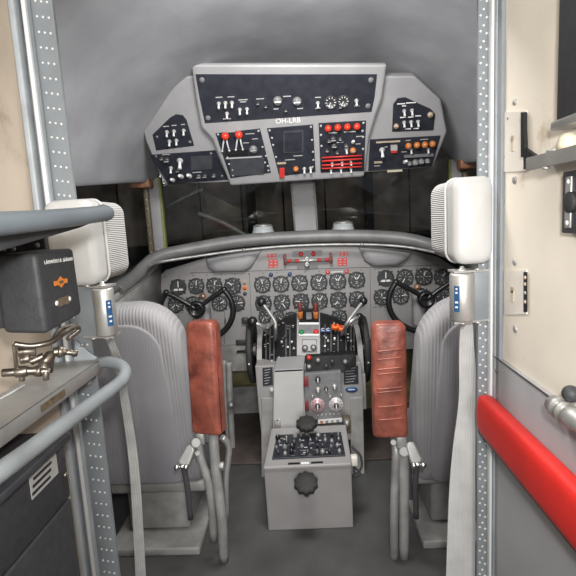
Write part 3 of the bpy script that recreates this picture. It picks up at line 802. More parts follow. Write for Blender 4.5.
# lower table with black radio controls
def PT(px, py, off=0.0):
    o_ = V((0, 1.62, -.855)); n_ = V((0, -.22, 1)).normalized(); return PN(px, py, o_ + n_ * off, n_)
nT = V((0, -.22, 1)).normalized()
m_ = MB(); m_.prism([PT(271, 428), PT(346, 424), PT(352, 464), PT(263, 468)], nT * -.05, 'panel_grey', bev=.006)
a, b = PT(263, 468), PT(352, 464)
m_.prism([a + V((.002, .004, -.01)), b + V((-.002, .004, -.01)), V((b.x - .002, b.y + .02, -H)), V((a.x + .002, a.y + .02, -H))], V((0, .34, 0)), 'panel_grey', bev=.004)
tb = m_.build('table', pd)
m_ = MB(); m_.prism([PT(277, 436), PT(341, 433), PT(345.5, 456.5), PT(272, 460)], nT * .006, 'panel_black', bev=.002)
cp = m_.build('radio_control_panel', pd)
random.seed(21)
for j, py in enumerate((438.5, 443.5, 449, 454.5)):
    for k in range(9):
        px = 279 + k * 7.6 - j * .4 + random.uniform(-1.5, 1.5); r = random.choice((.005, .0075, .010))
        c = PT(px, py - k * .3 + random.uniform(-1, 1), .006)
        mm = random.choice(('bezel', 'bezel', 'black', 'steel', 'radio_grey'))
        b_ = MB().lathe(c, nT, [(r, 0), (r, .008), (r * .7, .014), (0, .015)], mm, 12)
        b_.box(c + nT * .0155, (r * .3, r * 1.2, .002), 'mark_grey'); b_.build('knob', cp)
m_ = MB()
for k in range(26):
    c = PT(random.uniform(278, 341), random.uniform(438, 456), .0065); m_.box(c, (random.uniform(.006, .022), .0025, .0012), random.choice(('mark_grey', 'mark_white', 'radio_grey')))
m_.build('panel_lettering', cp)
m_ = MB()
for x0, x1, mm in ((288, 300, 'black'), (301, 309, 'mark_white'), (311, 323, 'black')):
    m_.prism([PT(x0, 463.0 - (x0 - 288) * .045), PT(x1, 463 - (x1 - 288) * .045), PT(x1, 464.8 - (x1 - 288) * .045), PT(x0, 464.8 - (x0 - 288) * .045)], nT * .0012, mm)
m_.build('engraved_strip', pd)
# big black scalloped knob on its stalk
def big_knob(c, r, d, par):
    m_ = MB(); M = axis_frame(c, d); n = 40
    def ring(rad, h): return [M @ V((rad * (1 + .07 * math.cos(10 * 2 * math.pi * k / n)) * math.cos(2 * math.pi * k / n), rad * (1 + .07 * math.cos(10 * 2 * math.pi * k / n)) * math.sin(2 * math.pi * k / n), h)) for k in range(n)]
    m_.rings([ring(r * .8, -.008), ring(r, -.004), ring(r, .010), ring(r * .85, .016), ring(r * .3, .018)], 'rubber')
    o = m_.build('trim_knob', par)
    MB().cyl(c - d * .07, c - d * .006, .010, 'steel').build('stalk', o)
big_knob(P(306.5, 424.5, 1.73), .038, V((0, -.35, 1)).normalized(), pd)
big_knob(P(306, 484, 1.54), .040, V((0, -.55, 1)).normalized(), pd)
# brass-ish fixtures at the right side of the table
m_ = MB(); m_.box(P(347, 424, 1.86), (.03, .05, .06), 'plate_brown', bev=.004); m_.cyl(P(347, 420, 1.83), P(347, 428, 1.83), .010, 'steel'); m_.build('catch', pd)
cs = thing('cabled_switch', 'small white switch box with black cable on right flank of the pedestal', 'switch', P(354, 470, 1.66))
MB().box(P(354, 460, 1.655), (.026, .03, .038), 'cream_light', bev=.006).build('body', cs)
MB().tube([P(354, 467, 1.65), P(355, 474, 1.645), P(360, 470, 1.65), P(362, 464, 1.66), P(360, 455, 1.67), P(355, 450, 1.68), P(352, 447, 1.69)], .0045, 'rubber', sub=5).tube([P(354, 467, 1.65), P(360, 473, 1.645), P(356, 476, 1.64), P(351, 475, 1.65)], .004, 'rubber', sub=5).build('cable', cs)

# ------------------------------------------------------------------ seats
def seat(s, name_label, pad_mat):
    cx = -.595 if s < 0 else .52
    wt, wb_ = .36, .415
    root = thing('pilot_seat', name_label, 'seat', V((cx, 1.65, -H)), 'cockpit seats')
    tilt = math.radians(8)
    M = Matrix.Translation(V((cx, 1.545, -.90 if s < 0 else -.928))) @ Matrix.Rotation(math.radians(7), 4, 'X')
    m_ = MB(); pillow(m_, rrect(wb_, wt, .655, .05, .145 if s < 0 else .165, 10), M, .115, .040, 'seat_edge', dome=.006)
    br = m_.build('backrest', root)
    Mi = M @ Matrix.Translation(V((-s * -.022, -.006, .012)))
    m_ = MB(); pillow(m_, rrect(wb_ - .085, wt - .085, .590, .04, .105, 10), Mi, .03, .010, 'seat_fabric', dome=.006); m_.build('rear_panel', br, 'smooth grey rear panel')
    ol = rrect(wb_ - .085, wt - .085, .590, .04, .105, 10)
    MB().tube([Mi @ V((p[0], .010, p[1])) for p in ol], .0035, 'seat_fabric', closed=True, sub=1, seg=8).build('piping', br)
    m_ = MB(); m_.box(V((cx - s * .03, 1.74, -.83)), (.35, .26, .12), 'seat_cushion', bev=.04, seg=4); m_.build('seat_cushion', root)
    m_ = MB()
    m_.box(V((cx - s * .03, 1.70, -.91)), (.34, .30, .04), 'metal_paint', bev=.01)
    m_.box(V((cx - s * .02, 1.70, -1.00)), (.22, .26, .16), 'metal_paint', bev=.01); m_.box(V((cx - s * .02, 1.68, -H + .015)), (.32, .40, .03), 'metal_paint', bev=.006)
    m_.build('seat_base', root)
    # folded-up armrest on the inner side
    if s < 0: top, bot, Ya, wd = (198, 322), (205.5, 436), 1.39, .098
    else: top, bot, Ya, wd = (389, 323), (391, 439), 1.39, .104
    a, b = P(*top, Ya), P(*bot, Ya - .015)
    up = (a - b); Lh = up.length; up.normalize(); rot = math.radians(-14 if s < 0 else -3)
    ex = V((math.cos(rot), math.sin(rot), 0)); ex = (ex - up * ex.dot(up)).normalized(); ey = up.cross(ex)
    Mp = frame(b, ex, ey, up)
    m_ = MB(); pillow(m_, rrect(wd * 1.0, wd * .97, Lh, .012, .022, 6), Mp, .060, .014, pad_mat, dome=.006)
    ar = m_.build('armrest', root, 'worn brick red leather armrest folded upright')
    if s < 0:
        m_ = MB(); m_.tube([Mp @ V((wd * .47, .014, .01)), Mp @ V((wd * .46, .014, Lh - .02))], .0035, 'red_edge', sub=1).build('seam', ar)
    else:
        m_ = MB()
        for h in (.06, .10, .145, .155, .20, .215, .245, .27): m_.tube([Mp @ V((-wd * .38, -.0035, h)), Mp @ V((0, -.006, h + .004)), Mp @ V((wd * .36, -.0035, h + .007))], .0022, 'red_crease', sub=4, seg=8)
        m_.build('crease', ar)
    # hinge hardware beneath
    k = MB()
    B = lambda px, py, dY=0: P(px, py, 1.40 + dY)
    if s < 0:
        k.tube([B(214, 432, .03), B(214, 448), B(217, 480), B(222, 520), B(224, 560, .05)], .016, 'metal_paint', sub=4)
        k.tube([B(199, 440, .02), B(200, 455), B(210, 490), B(214, 540, .05)], .013, 'metal_paint', sub=4)
        k.box(B(201, 437, .01), (.030, .03, .045), 'alu', bev=.006); k.cyl(B(196, 443, -.025), B(196, 443, .02), .015, 'metal_paint', bev=.003); k.cyl(B(197.5, 453, -.025), B(197.5, 453, .02), .009, 'metal_paint', bev=.002)
        k.tube([B(222, 437, .04), B(229, 448, .05), B(226, 478, .05), B(226, 520, .05)], .010, 'alu', sub=4)
        k.prism([B(203, 445, .02), B(216, 440, .02), B(220, 462, .02), B(209, 470, .02)], V((0, .01, 0)), 'deck_dark')
        k.cyl(B(219, 466), B(224, 466), .013, 'steel', bev=.002)
    else:
        k.tube([B(394, 438, .03), B(396, 452), B(395, 480), B(394, 520), B(394, 560, .05)], .013, 'shelf_grey', sub=4)
        k.tube([B(402, 438, .02), B(404, 452), B(404, 490), B(404, 560, .05)], .016, 'metal_paint', sub=4)
        k.box(B(401, 440, 0), (.034, .03, .05), 'alu', bev=.006); k.cyl(B(393.5, 442.5, -.025), B(393.5, 442.5, .02), .009, 'metal_paint', bev=.002); k.cyl(B(404, 452, -.03), B(404, 452, .01), .015, 'metal_paint', bev=.003)
        k.prism([B(407, 452, .01), B(411, 452, .01), B(413, 500, .01), B(408, 500, .01)], V((0, .02, 0)), 'deck_dark')
    k.build('armrest_hinge', root)
    # release lever with two chrome tips
    c0, c1 = ((190, 449), (182, 466)) if s < 0 else ((411, 446), (418, 464))
    p0, p1 = P(*c0, 1.37), P(*c1, 1.35)
    l_ = MB(); up2 = (p0 - p1); Ll = up2.length; up2.normalize(); ex2 = V((1, 0, 0)); ex2 = (ex2 - up2 * ex2.dot(up2)).normalized()
    Ml = frame(p1, ex2, up2.cross(ex2), up2)
    pillow(l_, rrect(.038, .030, Ll + .012, .010, .014, 5), Ml, .022, .007, 'shelf_grey'); lv = l_.build('release_lever', root)
    l_ = MB()
    for dx in (-.014, .014): l_.sphere(p1 + V((dx, -.008, .000)), .009, 'chrome')
    l_.cyl(p1 + V((-.014, -.004, .0)), p1 + V((.014, -.004, 0)), .006, 'chrome'); l_.build('chrome_tip', lv)
    l_ = MB().tube([p1 + V((0, .01, 0)), p1 + V((s * -.004, .02, -.07)), p1 + V((0, .04, -.2))], .009, 'deck_dark', sub=4); l_.build('lever_rod', root)
seat(-1, 'grey ribbed fabric cockpit seat on the left with brick red armrest folded up', 'red_leather')
seat(1, 'grey ribbed fabric cockpit seat on the right with creased brick red armrest folded up', 'red_leather')

# ------------------------------------------------------------------ headrests on the posts
def headrest(s, x_in, x_out, z0, z1, label):
    cx = (x_in + x_out) / 2; w = abs(x_out - x_in); h = z1 - z0
    t = thing('headrest', label, 'headrest', V((cx, 1.0, z0)), 'white headrests')
    M = Matrix.Translation(V((cx, .925, z0)))
    m_ = MB(); pillow(m_, rrect(w, w, h, .024, .020, 7), M, .062, .016, 'white_vinyl', dome=.004); m_.build('shell', t)
    M = Matrix.Translation(V((cx, .986, z0 + .002)))
    m_ = MB(); pillow(m_, rrect(w * .985, w * .985, h - .004, .028, .026, 7), M, .135, .024, 'rib_light'); m_.build('cushion', t, 'grey ribbed fabric cushion')
    M = Matrix.Translation(V((cx, .984, z0)))
    MB().tube([V((cx + p[0], .986, z0 + p[1])) for p in rrect(w, w, h, .024, .020, 7)], .0028, 'white_vinyl', closed=True, sub=1, seg=8).build('piping', t)
headrest(-1, -.414, -.510, -.110, .061, 'white headrest with ribbed grey cushion fixed to the left door post')
headrest(1, .282, .358, -.106, .060, 'white headrest with ribbed grey cushion fixed to the right door post')

# ------------------------------------------------------------------ harness reels with straps
def reel(s, px0, px1, py0, py1, label):
    a, b = P((px0 + px1) / 2, py0, .94), P((px0 + px1) / 2 + (1.5 if s < 0 else 0), py1, .94)
    cx, cy = a.x, .94; r = (px1 - px0) / 2 / FPX * .94
    z1, z0 = a.z, b.z
    t = thing('harness_reel', label, 'harness reel', V((cx, cy, z0)), 'silver shoulder harness reels')
    m_ = MB(); m_.lathe(V((cx, cy, z0)), V((0, 0, 1)), [(r * .9, 0), (r, .003), (r, z1 - z0 - .003), (r * .9, z1 - z0)], 'alu', 28); dr = m_.build('drum', t)
    # blue sticker wraps the drum
    m_ = MB(); rr = []
    a0 = -118 if s < 0 else -128; a0 = -72 if s < 0 else -112
    for k in range(7):
        ang = math.radians(a0 + k * (5.5 if s < 0 else 4.2) + (12 if s < 0 else -32)); d = V((math.cos(ang), math.sin(ang), 0))
        zz0, zz1 = z0 + (z1 - z0) * .22, z0 + (z1 - z0) * .76
        rr.append([V((cx, cy, zz0)) + d * (r + .0002), V((cx, cy, zz1)) + d * (r + .0002), V((cx, cy, zz1)) + d * (r + .0009), V((cx, cy, zz0)) + d * (r + .0009)])
    m_.rings(rr, 'blue_mark', smooth=False)
    ang = math.radians(a0 + 3 * (5.5 if s < 0 else 4.2) + (12 if s < 0 else -32)); d = V((math.cos(ang), math.sin(ang), 0)); tn = V((-math.sin(ang), math.cos(ang), 0))
    for f, l in ((.32, .022), (.42, .028), (.62, .02), (.70, .016)): m_.box(V((0, 0, 0)), (l * .22, .001, .0035), 'rivet_white', M=frame(V((cx, cy, z0 + (z1 - z0) * f)) + d * (r + .0014), tn, -d * -1, V((0, 0, 1))))
    m_.build('sticker', dr, 'blue and white sticker')
    m_ = MB()
    for z in (z0 - .003, z1 + .003):
        m_.prism([V((cx - s * r * .8, cy - .012, z - .002)), V((cx + s * .062, cy + .004, z - .002)), V((cx + s * .062, cy + .035, z - .002)), V((cx - s * r * .8, cy + .03, z - .002))], V((0, 0, .004)), 'alu')
    xm = cx + s * .035
    m_.box(V((cx + s * .043, cy + .006, (z0 + z1) / 2)), (.040, .008, z1 - z0 + .008), 'post_grey', bev=.001)
    m_.build('bracket', t)
    for z, sg in ((z0 - .004, -1), (z1 + .004, 1)):
        MB().lathe(V((cx, cy, z)), V((0, 0, sg)), [(.009, 0), (.009, .003), (.005, .004), (.004, .009), (0, .010)], 'alu', 14).build('bolt', t)
        MB().lathe(V((cx + s * .030, cy, z)), V((0, 0, sg)), [(.006, 0), (.006, .003), (.003, .005), (0, .006)], 'alu', 12).build('bolt', t)
    m_ = MB()
    if s > 0:
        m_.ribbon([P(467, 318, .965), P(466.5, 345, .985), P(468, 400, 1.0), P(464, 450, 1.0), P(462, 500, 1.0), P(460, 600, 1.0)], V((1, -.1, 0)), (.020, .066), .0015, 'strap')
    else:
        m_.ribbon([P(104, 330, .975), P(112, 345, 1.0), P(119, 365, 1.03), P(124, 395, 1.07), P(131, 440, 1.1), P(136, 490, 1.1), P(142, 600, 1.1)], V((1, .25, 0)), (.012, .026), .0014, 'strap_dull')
    m_.build('strap', t, 'pale webbing shoulder strap')
reel(-1, 92, 113, 288, 335, 'silver harness reel with blue sticker on the left door post')
reel(1, 450, 474, 273, 320, 'silver harness reel with blue sticker on the right door post')

# ------------------------------------------------------------------ left wall equipment
# upper padded rail with a tapered dark shelf beneath
ur = thing('wall_rail', 'thick blue-grey bar above the dark control box on the left wall', 'rail', V((-.36, .6, -.02)))
MB().tube([V((-.335, .795, .029)), V((-.327, .788, .026)), V((-.322, .74, .0235)), V((-.318, .6, .016)), V((-.312, .45, .010)), V((-.305, .2, 0.0)), V((-.30, 0.12, -.004))], .0125, 'rail_grey', seg=16, sub=5, oval=(.014, .0125)).sphere(V((-.335, .795, .029)), .012, 'rail_grey').build('bar', ur)
m_ = MB(); m_.prism([V((-.33, .775, .016)), V((-.33, .12, -.016)), V((-.33, .12, -.046)), V((-.33, .45, -.024)), V((-.33, .70, .004))], V((-.19, 0, 0)), 'box_black', bev=.002); m_.build('shelf', ur)
# mounting board and control box
bd = MB().box(V((-.468, .68, -.09)), (.108, .012, .175), 'box_black', bev=.002)
bd.box(V((-.517, .70, -.09)), (.010, .17, .175), 'box_black')
bdo = thing('mounting_board', 'black bolted board behind the dark control box on the left wall', 'board', V((-.5, .69, -.18)))
bd2 = MB(); bd2.box(V((-.475, .785, -.06)), (.09, .010, .11), 'box_black', bev=.002); bd2.box(V((-.517, .77, -.06)), (.010, .03, .11), 'box_black'); bd2.build('board', bdo); bd.bm.free()
for px, py in ((4, 249), (14, 249), (38, 245)): MB().lathe(P(px, py, .78), V((0, -1, 0)), [(.004, 0), (.004, .003), (0, .004)], 'steel', 10).build('bolt', bdo)
cb = thing('control_box', 'dark grey wall box with white lettering and an orange emblem at left', 'control box', V((-.39, .71, -.14)))
x0, x1 = -.418, -.363; y0, y1, z0, z1 = PX(42, 295, x1).y, PX(79.5, 285, x1).y, PX(44, 336, x1).z, PX(42, 252, x1).z
m_ = MB()
t = bmesh.new()
co = [(-.425, y0, z0 + .004), (x1, y0, z0), (x1 - .0, y1, z0 + .008), (-.425, y1, z0 + .008), (-.425, y0, z1), (x1 - .002, y0, z1), (x1 - .002, y1, z1), (-.425, y1, z1)]
vs = [t.verts.new(c) for c in co]
for f in ((0, 3, 2, 1), (4, 5, 6, 7), (0, 1, 5, 4), (1, 2, 6, 5), (2, 3, 7, 6), (3, 0, 4, 7)): t.faces.new([vs[i] for i in f])
bmesh.ops.bevel(t, geom=list(t.edges), offset=.007, segments=4, affect='EDGES', profile=.5)
for f in t.faces: f.smooth = True
m_.absorb(t, Matrix.Identity(4), 'box_black')
m_.box(V((-.465, .71, -.085)), (.090, .085, .10), 'box_black', bev=.002)
m_.build('case', cb)
Mx = frame(V((x1, (y0 + y1) / 2, 0)), V((0, 1, 0)), V((0, 0, 1)))   # aisle-facing side, x along +Y, y up
m_ = MB()
text_into(m_, 'LÄMMÖISTÄ SÄÄDIN', Matrix.Translation(V((.0006, .001, PX(58, 261, x1).z))) @ Mx @ Matrix.Rotation(math.radians(-1), 4, 'Z'), .0070, 'mark_white', .0003, spacing=1.3)
m_.build('lettering', cb, 'white lettering')
m_ = MB(); c = V((x1 + .0002, *PX(60.5, 282, x1)[1:]))
def lozenge(w, h): return [c + V((0, -w, 0)), c + V((0, -w * .45, h * .35)), c + V((0, 0, h)), c + V((0, w * .45, h * .35)), c + V((0, w, 0)), c + V((0, w * .45, -h * .35)), c + V((0, 0, -h)), c + V((0, -w * .45, -h * .35))]
m_.prism(lozenge(.020, .0085), V((.0007, 0, 0)), 'orange_mark'); m_.box(c + V((.0004, -.011, 0)), (.001, .016, .0065), 'orange_mark'); m_.box(c + V((.0004, .011, 0)), (.001, .016, .0065), 'orange_mark')
m_.box(c + V((.001, 0, 0)), (.0006, .011, .004), 'plate_brown'); m_.build('emblem', cb, 'orange emblem')
yn, zn = PX(63, 301, x1)[1:]
m_ = MB(); m_.box(V((x1 + .0008, yn, zn)), (.0012, .030, .012), 'plate_brown'); npt = m_.build('nameplate', cb)
for y in (yn - .019, yn + .019): MB().lathe(V((x1, y, zn)), V((1, 0, 0)), [(.004, 0), (.0035, .0015), (0, .0022)], 'rivet_white', 10).build('screw', npt)
# wedge underneath
# piping below the box
pv = thing('pipe_fittings', 'bronze pipe fittings with a bent tube on the grey shelf below the control box', 'pipe fittings', V((-.40, .7, -.24)))
Yq = .69
MB().tube([P(14, 344, .655), P(30, 346, .665), P(44, 344, .675), P(53, 341, .69), P(66, 332, .73), P(76, 327, .765), P(78, 331, .77), P(68, 339, .74)], .0042, 'brass', sub=6).tube([P(52, 342, .69), P(60, 330, .74), P(75, 325, .78)], .0035, 'brass', sub=5).build('bent_tube', pv)
def fitting(pts, mm='brass'):
    m_ = MB()
    for (a, b, r) in pts:
        m_.cyl(a, b, r, mm, seg=10, bev=r * .2)
    return m_
fitting([(P(53, 352, .71), P(66, 351, .72), .0072), (P(57, 352, .71), P(62, 351.5, .715), .0095), (P(65, 352, .72), P(74, 353, .725), .0045), (P(72, 352.8, .725), P(77, 353, .73), .0062)]).build('valve', pv)
fitting([(P(2, 373, .66), P(17, 372, .665), .0060), (P(15, 372, .665), P(28, 371, .67), .0085), (P(26, 371, .67), P(40, 371, .68), .0062), (P(35, 371, .68), P(42, 371, .68), .0085), (P(41, 371, .68), P(50, 372, .685), .0058), (P(44, 363, .69), P(50, 355, .70), .0075), (P(42, 362, .69), P(45, 370, .685), .0065)]).build('valve', pv)
fitting([(P(18, 352, .69), P(36, 350, .70), .0085), (P(20, 360, .69), P(30, 358, .695), .0070), (P(30, 362, .69), P(44, 356, .70), .0060), (P(14, 345, .655), P(17, 372, .665), .0030), (P(48, 357, .70), P(52, 355, .70), .0085)]).build('manifold', pv)
for a_, b_ in ((P(46, 371, .68), P(46, 380, .68)), (P(22, 372, .67), P(22, 381, .67)), (P(52, 352, .71), P(50, 372, .715))): fitting([(a_, b_, .0045)]).build('support_peg', pv)
# grey shelf
sh = thing('equipment_shelf', 'grey sheet metal shelf with small brown plate, on left wall above the handrail', 'shelf', V((-.47, .6, -.28)))
m_ = MB(); zt = -.262
m_.box(V((-.475, .5, zt - .002)), (.092, .86, .004), 'shelf_grey')
m_.box(V((-.430, .5, zt - .012)), (.004, .86, .024), 'shelf_grey', bev=.001)
m_.build('tray', sh)
m_ = MB()
p_ = PX(52, 389.5, -.4275); m_.box(V((-.4275, p_.y, zt - .011)), (.0015, .075, .011), 'plate_brown'); m_.build('nameplate', sh, 'small brown nameplate')
m_ = MB()
for px, py in ((10, 393), (16, 390)): m_.box(PN(px, py, V((0, 0, zt + .002)), V((0, 0, 1))), (.002, .05, .002), 'rivet_white')
m_.build('slot_edge', sh)
# handrail with gusset plate
hr = thing('handrail', 'grey tubular handrail bent at its end, running down the left wall', 'handrail', V((-.36, .5, -.27)))
MB().tube([P(99, 363, .94), P(108, 362, .925), P(119, 364.5, .90), P(125, 370, .875), P(124, 377, .85), P(118, 384, .82), P(90, 405, .72), P(60, 427, .625), P(30, 450, .55), P(4, 469, .49), P(-60, 515, .40), P(-160, 590, .31)], .0115, 'hand_grey', seg=16, sub=6).build('tube', hr)
m_ = MB(); m_.prism([P(76, 340, .945), P(90, 352, .945), P(101, 359, .945), P(101, 366, .945), P(80, 380, .945), P(74, 374, .945)], V((0, -.005, 0)), 'post_light', bev=.001)
screw(m_, P(82, 345, .94), V((0, -1, 0)), .004); m_.lathe(P(90, 382, .945), V((0, -1, 0)), [(.006, 0), (.006, .006), (.004, .012), (0, .012)], 'steel', 12); m_.build('gusset', hr)
# lower black cases
lc = thing('equipment_case', 'black case with printed label plate under the grey shelf at lower left', 'case', V((-.47, .6, -.5)))
m_ = MB(); m_.box(V((-.468, .53, -.385)), (.10, .42, .115), 'box_black', bev=.004); m_.build('body', lc)
m_ = MB(); m_.box(V((-.455, .535, -.331)), (.11, .39, .012), 'panel_slate', bev=.003); m_.build('lid', lc)
m_ = MB(); p_ = PX(44, 472, -.4175); m_.box(V((-.4175, p_.y, p_.z)), (.001, .075, .045), 'mark_grey')
for k in range(4): m_.box(V((-.4165, p_.y - .004 * k, p_.z + .015 - .010 * k)), (.001, .05, .004), 'panel_black')
m_.build('label_plate', lc)
for px, py in ((66, 415), (64, 475)):
    q_ = PX(px, py, -.418); MB().lathe(V((-.418, min(q_.y, .728), q_.z)), V((1, 0, 0)), [(.004, 0), (.004, .004), (0, .005)], 'brass', 10).build('screw', lc)
lc2 = MB(); lc2.box(V((-.468, .53, -.782)), (.10, .42, .672), 'box_black', bev=.004)
tag(lc2.build('equipment_case'), 'larger black case beneath the case with the label plate', 'case')

# ------------------------------------------------------------------ right wall equipment
nR = V((-1, 0, 0))
# grey lower panel
m_ = MB(); zt = -.288
m_.box(V((XR - .004, .30, zt - .40)), (.008, 1.26, .80), 'lower_panel', bev=.001); 
m_.box(V((XR - .0090, .30, zt - .0008)), (.002, 1.26, .0016), 'deck_dark'); screw(m_, PX(497, 371, XR - .008), nR, .004, 'brass')
struct(m_.build('trim_6'))
# red pad
rp = thing('red_bumper', 'bright red padded bumper strip along the grey lower right wall', 'pad', V((.342, .5, -.45)))
m_ = MB(); secs_ = []
def pad_ring(Y, sc_):
    out = []
    for k in range(20):
        a = 2 * math.pi * k / 20; cxx, czz = math.cos(a), math.sin(a)
        ex = .55
        out.append(V((.342 + .0175 * sc_ * math.copysign(abs(cxx) ** ex, cxx), Y, -.4090 + .042 * sc_ * math.copysign(abs(czz) ** ex, czz))))
    return out
for Y, sc_ in ((.945, .55), (.942, .75), (.935, .92), (.922, 1.0), (.6, 1), (.3, 1), (.0, 1), (-.3, 1)): secs_.append(pad_ring(Y, sc_))
m_.rings(secs_, 'red_pad'); m_.build('padding', rp)
m_ = MB(); m_.box(V((.347, .32, -.4545)), (.024, 1.25, .008), 'box_black', bev=.002); m_.build('backing', rp)
# door latch plates
def latch(y0, y1, label):
    c = PX(517, (y0 + y1) / 2, XR); a = PX(506, y0, XR); b = PX(528, y1, XR)
    t = thing('latch_plate', label, 'latch plate', V((XR, c.y, b.z)), 'slotted latch plates')
    def W(px, py, off=0): return PX(px, py, XR - off)
    m_ = MB(); m_.prism([W(505, y0), W(527.5, y0 - 1), W(527.5, y1 - 1), W(505, y1)], V((-.002, 0, 0)), 'cream_light'); m_.build('plate', t)
    m_ = MB(); m_.prism([W(524, y0 + 1, .0022), W(527.5, y0 + 1, .0022), W(527.5, y1 - 3, .0022), W(524, y1 - 3, .0022)], V((-.001, 0, 0)), 'black'); m_.build('slot', t)
    m_ = MB(); yc = (y0 + y1) / 2 + 3
    m_.lathe(W(512.5, yc - 6, .002), nR, [(.006, 0), (.006, .001)], 'tan_mark', 14); m_.prism([W(511, yc - 5, .002), W(514.2, yc - 5, .002), W(514, yc + 6, .002), W(511, yc + 6, .002)], V((-.001, 0, 0)), 'ivory'); m_.build('keyhole', t)
    for f in (.15, .3, .5, .7): MB().lathe(W(525.6, y0 + (y1 - y0) * f, .003), nR, [(.0035, 0), (.003, .002), (0, .003)], random.choice(('tan_mark', 'steel', 'copper')), 8).build('pin', t)
latch(112, 172, 'cream slotted latch plate above the screw, high on the right wall')
latch(271, 315, 'small cream slotted latch plate low on the right wall')
# bracket shelf
bk = thing('shelf_bracket', 'grey metal bracket arm reaching out from a black corner brace on right wall', 'bracket', V((.35, .7, .06)))
xa = .332; pa_, pb_ = PX(527, 158, xa), PX(527, 171, xa); ya = pa_.y; za, zb_ = pa_.z, pb_.z
m_ = MB(); m_.box(V((xa, ya - .30, (za + zb_) / 2)), (.004, .60, za - zb_), 'metal_paint', bev=.001); m_.box(V((xa + .017, ya - .30, za - .0015)), (.034, .60, .003), 'metal_paint'); m_.build('arm', bk)
m_ = MB(); m_.prism([PX(524.5, 112, .362), PX(527, 112, .362), PX(528, 148, .362), PX(541, 157, .362), PX(524.5, 157, .362)], V((-.006, 0, 0)), 'black'); m_.build('brace', bk)
m_ = MB(); m_.lathe(V((xa, PX(546, 168, xa).y, zb_)), V((0, 0, -1)), [(.005, 0), (.005, .003), (0, .004)], 'steel', 10); m_.build('bolt', bk)
kn = thing('white_knob', 'ivory round knob resting on the right wall bracket arm', 'knob', V((.352, .60, .086)))
yk = PX(568, 145, .346).y
MB().lathe(V((.346, yk, za + .0003)), V((0, 0, 1)), [(.013, 0), (.013, .007), (.011, .015), (.006, .020), (0, .021)], 'ivory', 20).build('cap', kn)
MB().lathe(V((.346, yk + .03, za + .0003)), V((0, 0, 1)), [(.012, 0), (.012, .004), (0, .005)], 'alu', 16).build('disc', kn)
kn.location.y = yk
for ch_ in kn.children: ch_.data.transform(Matrix.Translation(V((0, .60 - yk, 0))))
# black case top right
tc_ = thing('black_case', 'black case with bright lower edge at the top of the right wall', 'case', V((.35, .6, .13)))
xb = .346; yb_ = PX(556, 110, xb).y
zb0 = PX(556, 122, xb).z; 
MB().box(V((.356, yb_ - .15, zb0 + .09)), (.02, .30, .18), 'box_black', bev=.003).build('body', tc_)
MB().box(V((.351, yb_ - .15, zb0 - .006)), (.028, .296, .012), 'alu', bev=.003).build('lower_edge', tc_)
# black mount with steel strip
mo = thing('door_catch', 'black door catch with steel strip and round boss on right wall below the bracket', 'catch', V((.36, .6, -.03)))
xm = .352; a = PX(563, 172, xm); b = PX(563, 233, xm)
MB().box(V((.359, a.y - .03, (a.z + b.z) / 2)), (.014, .062, a.z - b.z), 'box_black', bev=.002).build('base', mo)
MB().box(V((.351, a.y - .018, (a.z + b.z) / 2)), (.003, .014, (a.z - b.z) * .82), 'alu', bev=.001).build('strip', mo)
m_ = MB(); zc = (a.z + b.z) / 2
m_.lathe(V((.3515, a.y - .024, zc)), nR, [(.014, 0), (.014, .004), (.011, .006), (0, .007)], 'rubber', 20); m_.build('boss', mo)
for f in (-.33, .33): MB().lathe(V((.3505, a.y - .018, zc + f * (a.z - b.z))), nR, [(.004, 0), (.003, .002), (0, .003)], 'rivet_white', 10).build('screw', mo)
# ribbed conduit end lower right
cd = thing('conduit_fitting', 'ribbed metal conduit fitting by the top edge of the grey right panel', 'fitting', PX(568, 410, .36))
m_ = MB(); o_ = PX(560, 409, .343); dd = V((-.0, -1, .02))
m_.lathe(o_ + V((0, .02, 0)), dd, [(.012, 0), (.012, .012), (.015, .014), (.015, .020), (.012, .022), (.012, .028), (.015, .030), (.015, .036), (.012, .038), (.012, .044), (.015, .046), (.015, .06), (.013, .07), (.013, .2)], 'alu', 20); m_.build('sleeve', cd)
MB().sphere(PX(554, 402, .356), .010, 'brass').build('nut', cd); MB().sphere(PX(571, 394, .353), .012, 'box_black').build('cap', cd)

# ------------------------------------------------------------------ overhead console
oh = thing('overhead_console', 'grey overhead switch console with eight black panels above the windshield', 'overhead console', V((0, 2.1, .4)))
oO = V((0, 2.25, .2)); vO = V((0, -.15, .24)).normalized(); nO = V((0, -.24, -.15)).normalized()
def O(px, py, off=0.0): return PN(px, py, oO + nO * off, nO)
m_ = MB()
m_.prism([O(*p) for p in [(143, 132), (146, 142), (164, 184.5), (232, 182.5), (363, 173), (433, 167.5), (447, 132), (441, 100), (415, 76), (180, 76), (166, 98)]], nO * -.05, 'console_grey', bev=.008)
m_.prism([O(*p) for p in [(192, 62), (197, 97), (202, 125), (213, 137), (231, 183), (363.5, 174), (368, 137), (375, 113), (381, 97), (386, 62)]], nO * .030, 'console_grey', bev=.010)
m_.build('console_frame', oh)
CO = .031
def opanel(pts, off, label, m='panel_black'):
    m_ = MB(); m_.prism([O(x, y, off) for x, y in pts], nO * .003, m, bev=.001)
    return m_.build('switch_panel', oh, label)
ob = off = None
def o_at(px, py, off): return O(px, py, off + .003)
def toggle(px, py, off, par, tilt=-1, big=1.0, m='steel'):
    c = o_at(px, py, off); r = .0085 * big
    m_ = MB(); m_.lathe(c, nO, [(r, 0), (r, .004), (r * .6, .006), (r * .5, .009)], 'mark_grey', 12)
    d = (nO + vO * (tilt * .8)).normalized(); m_.cyl(c + nO * .005, c + nO * .005 + d * .022 * big, .0032 * big, 'rivet_white', r1=.0052 * big, seg=10, bev=.001)
    m_.build('toggle_switch', par)
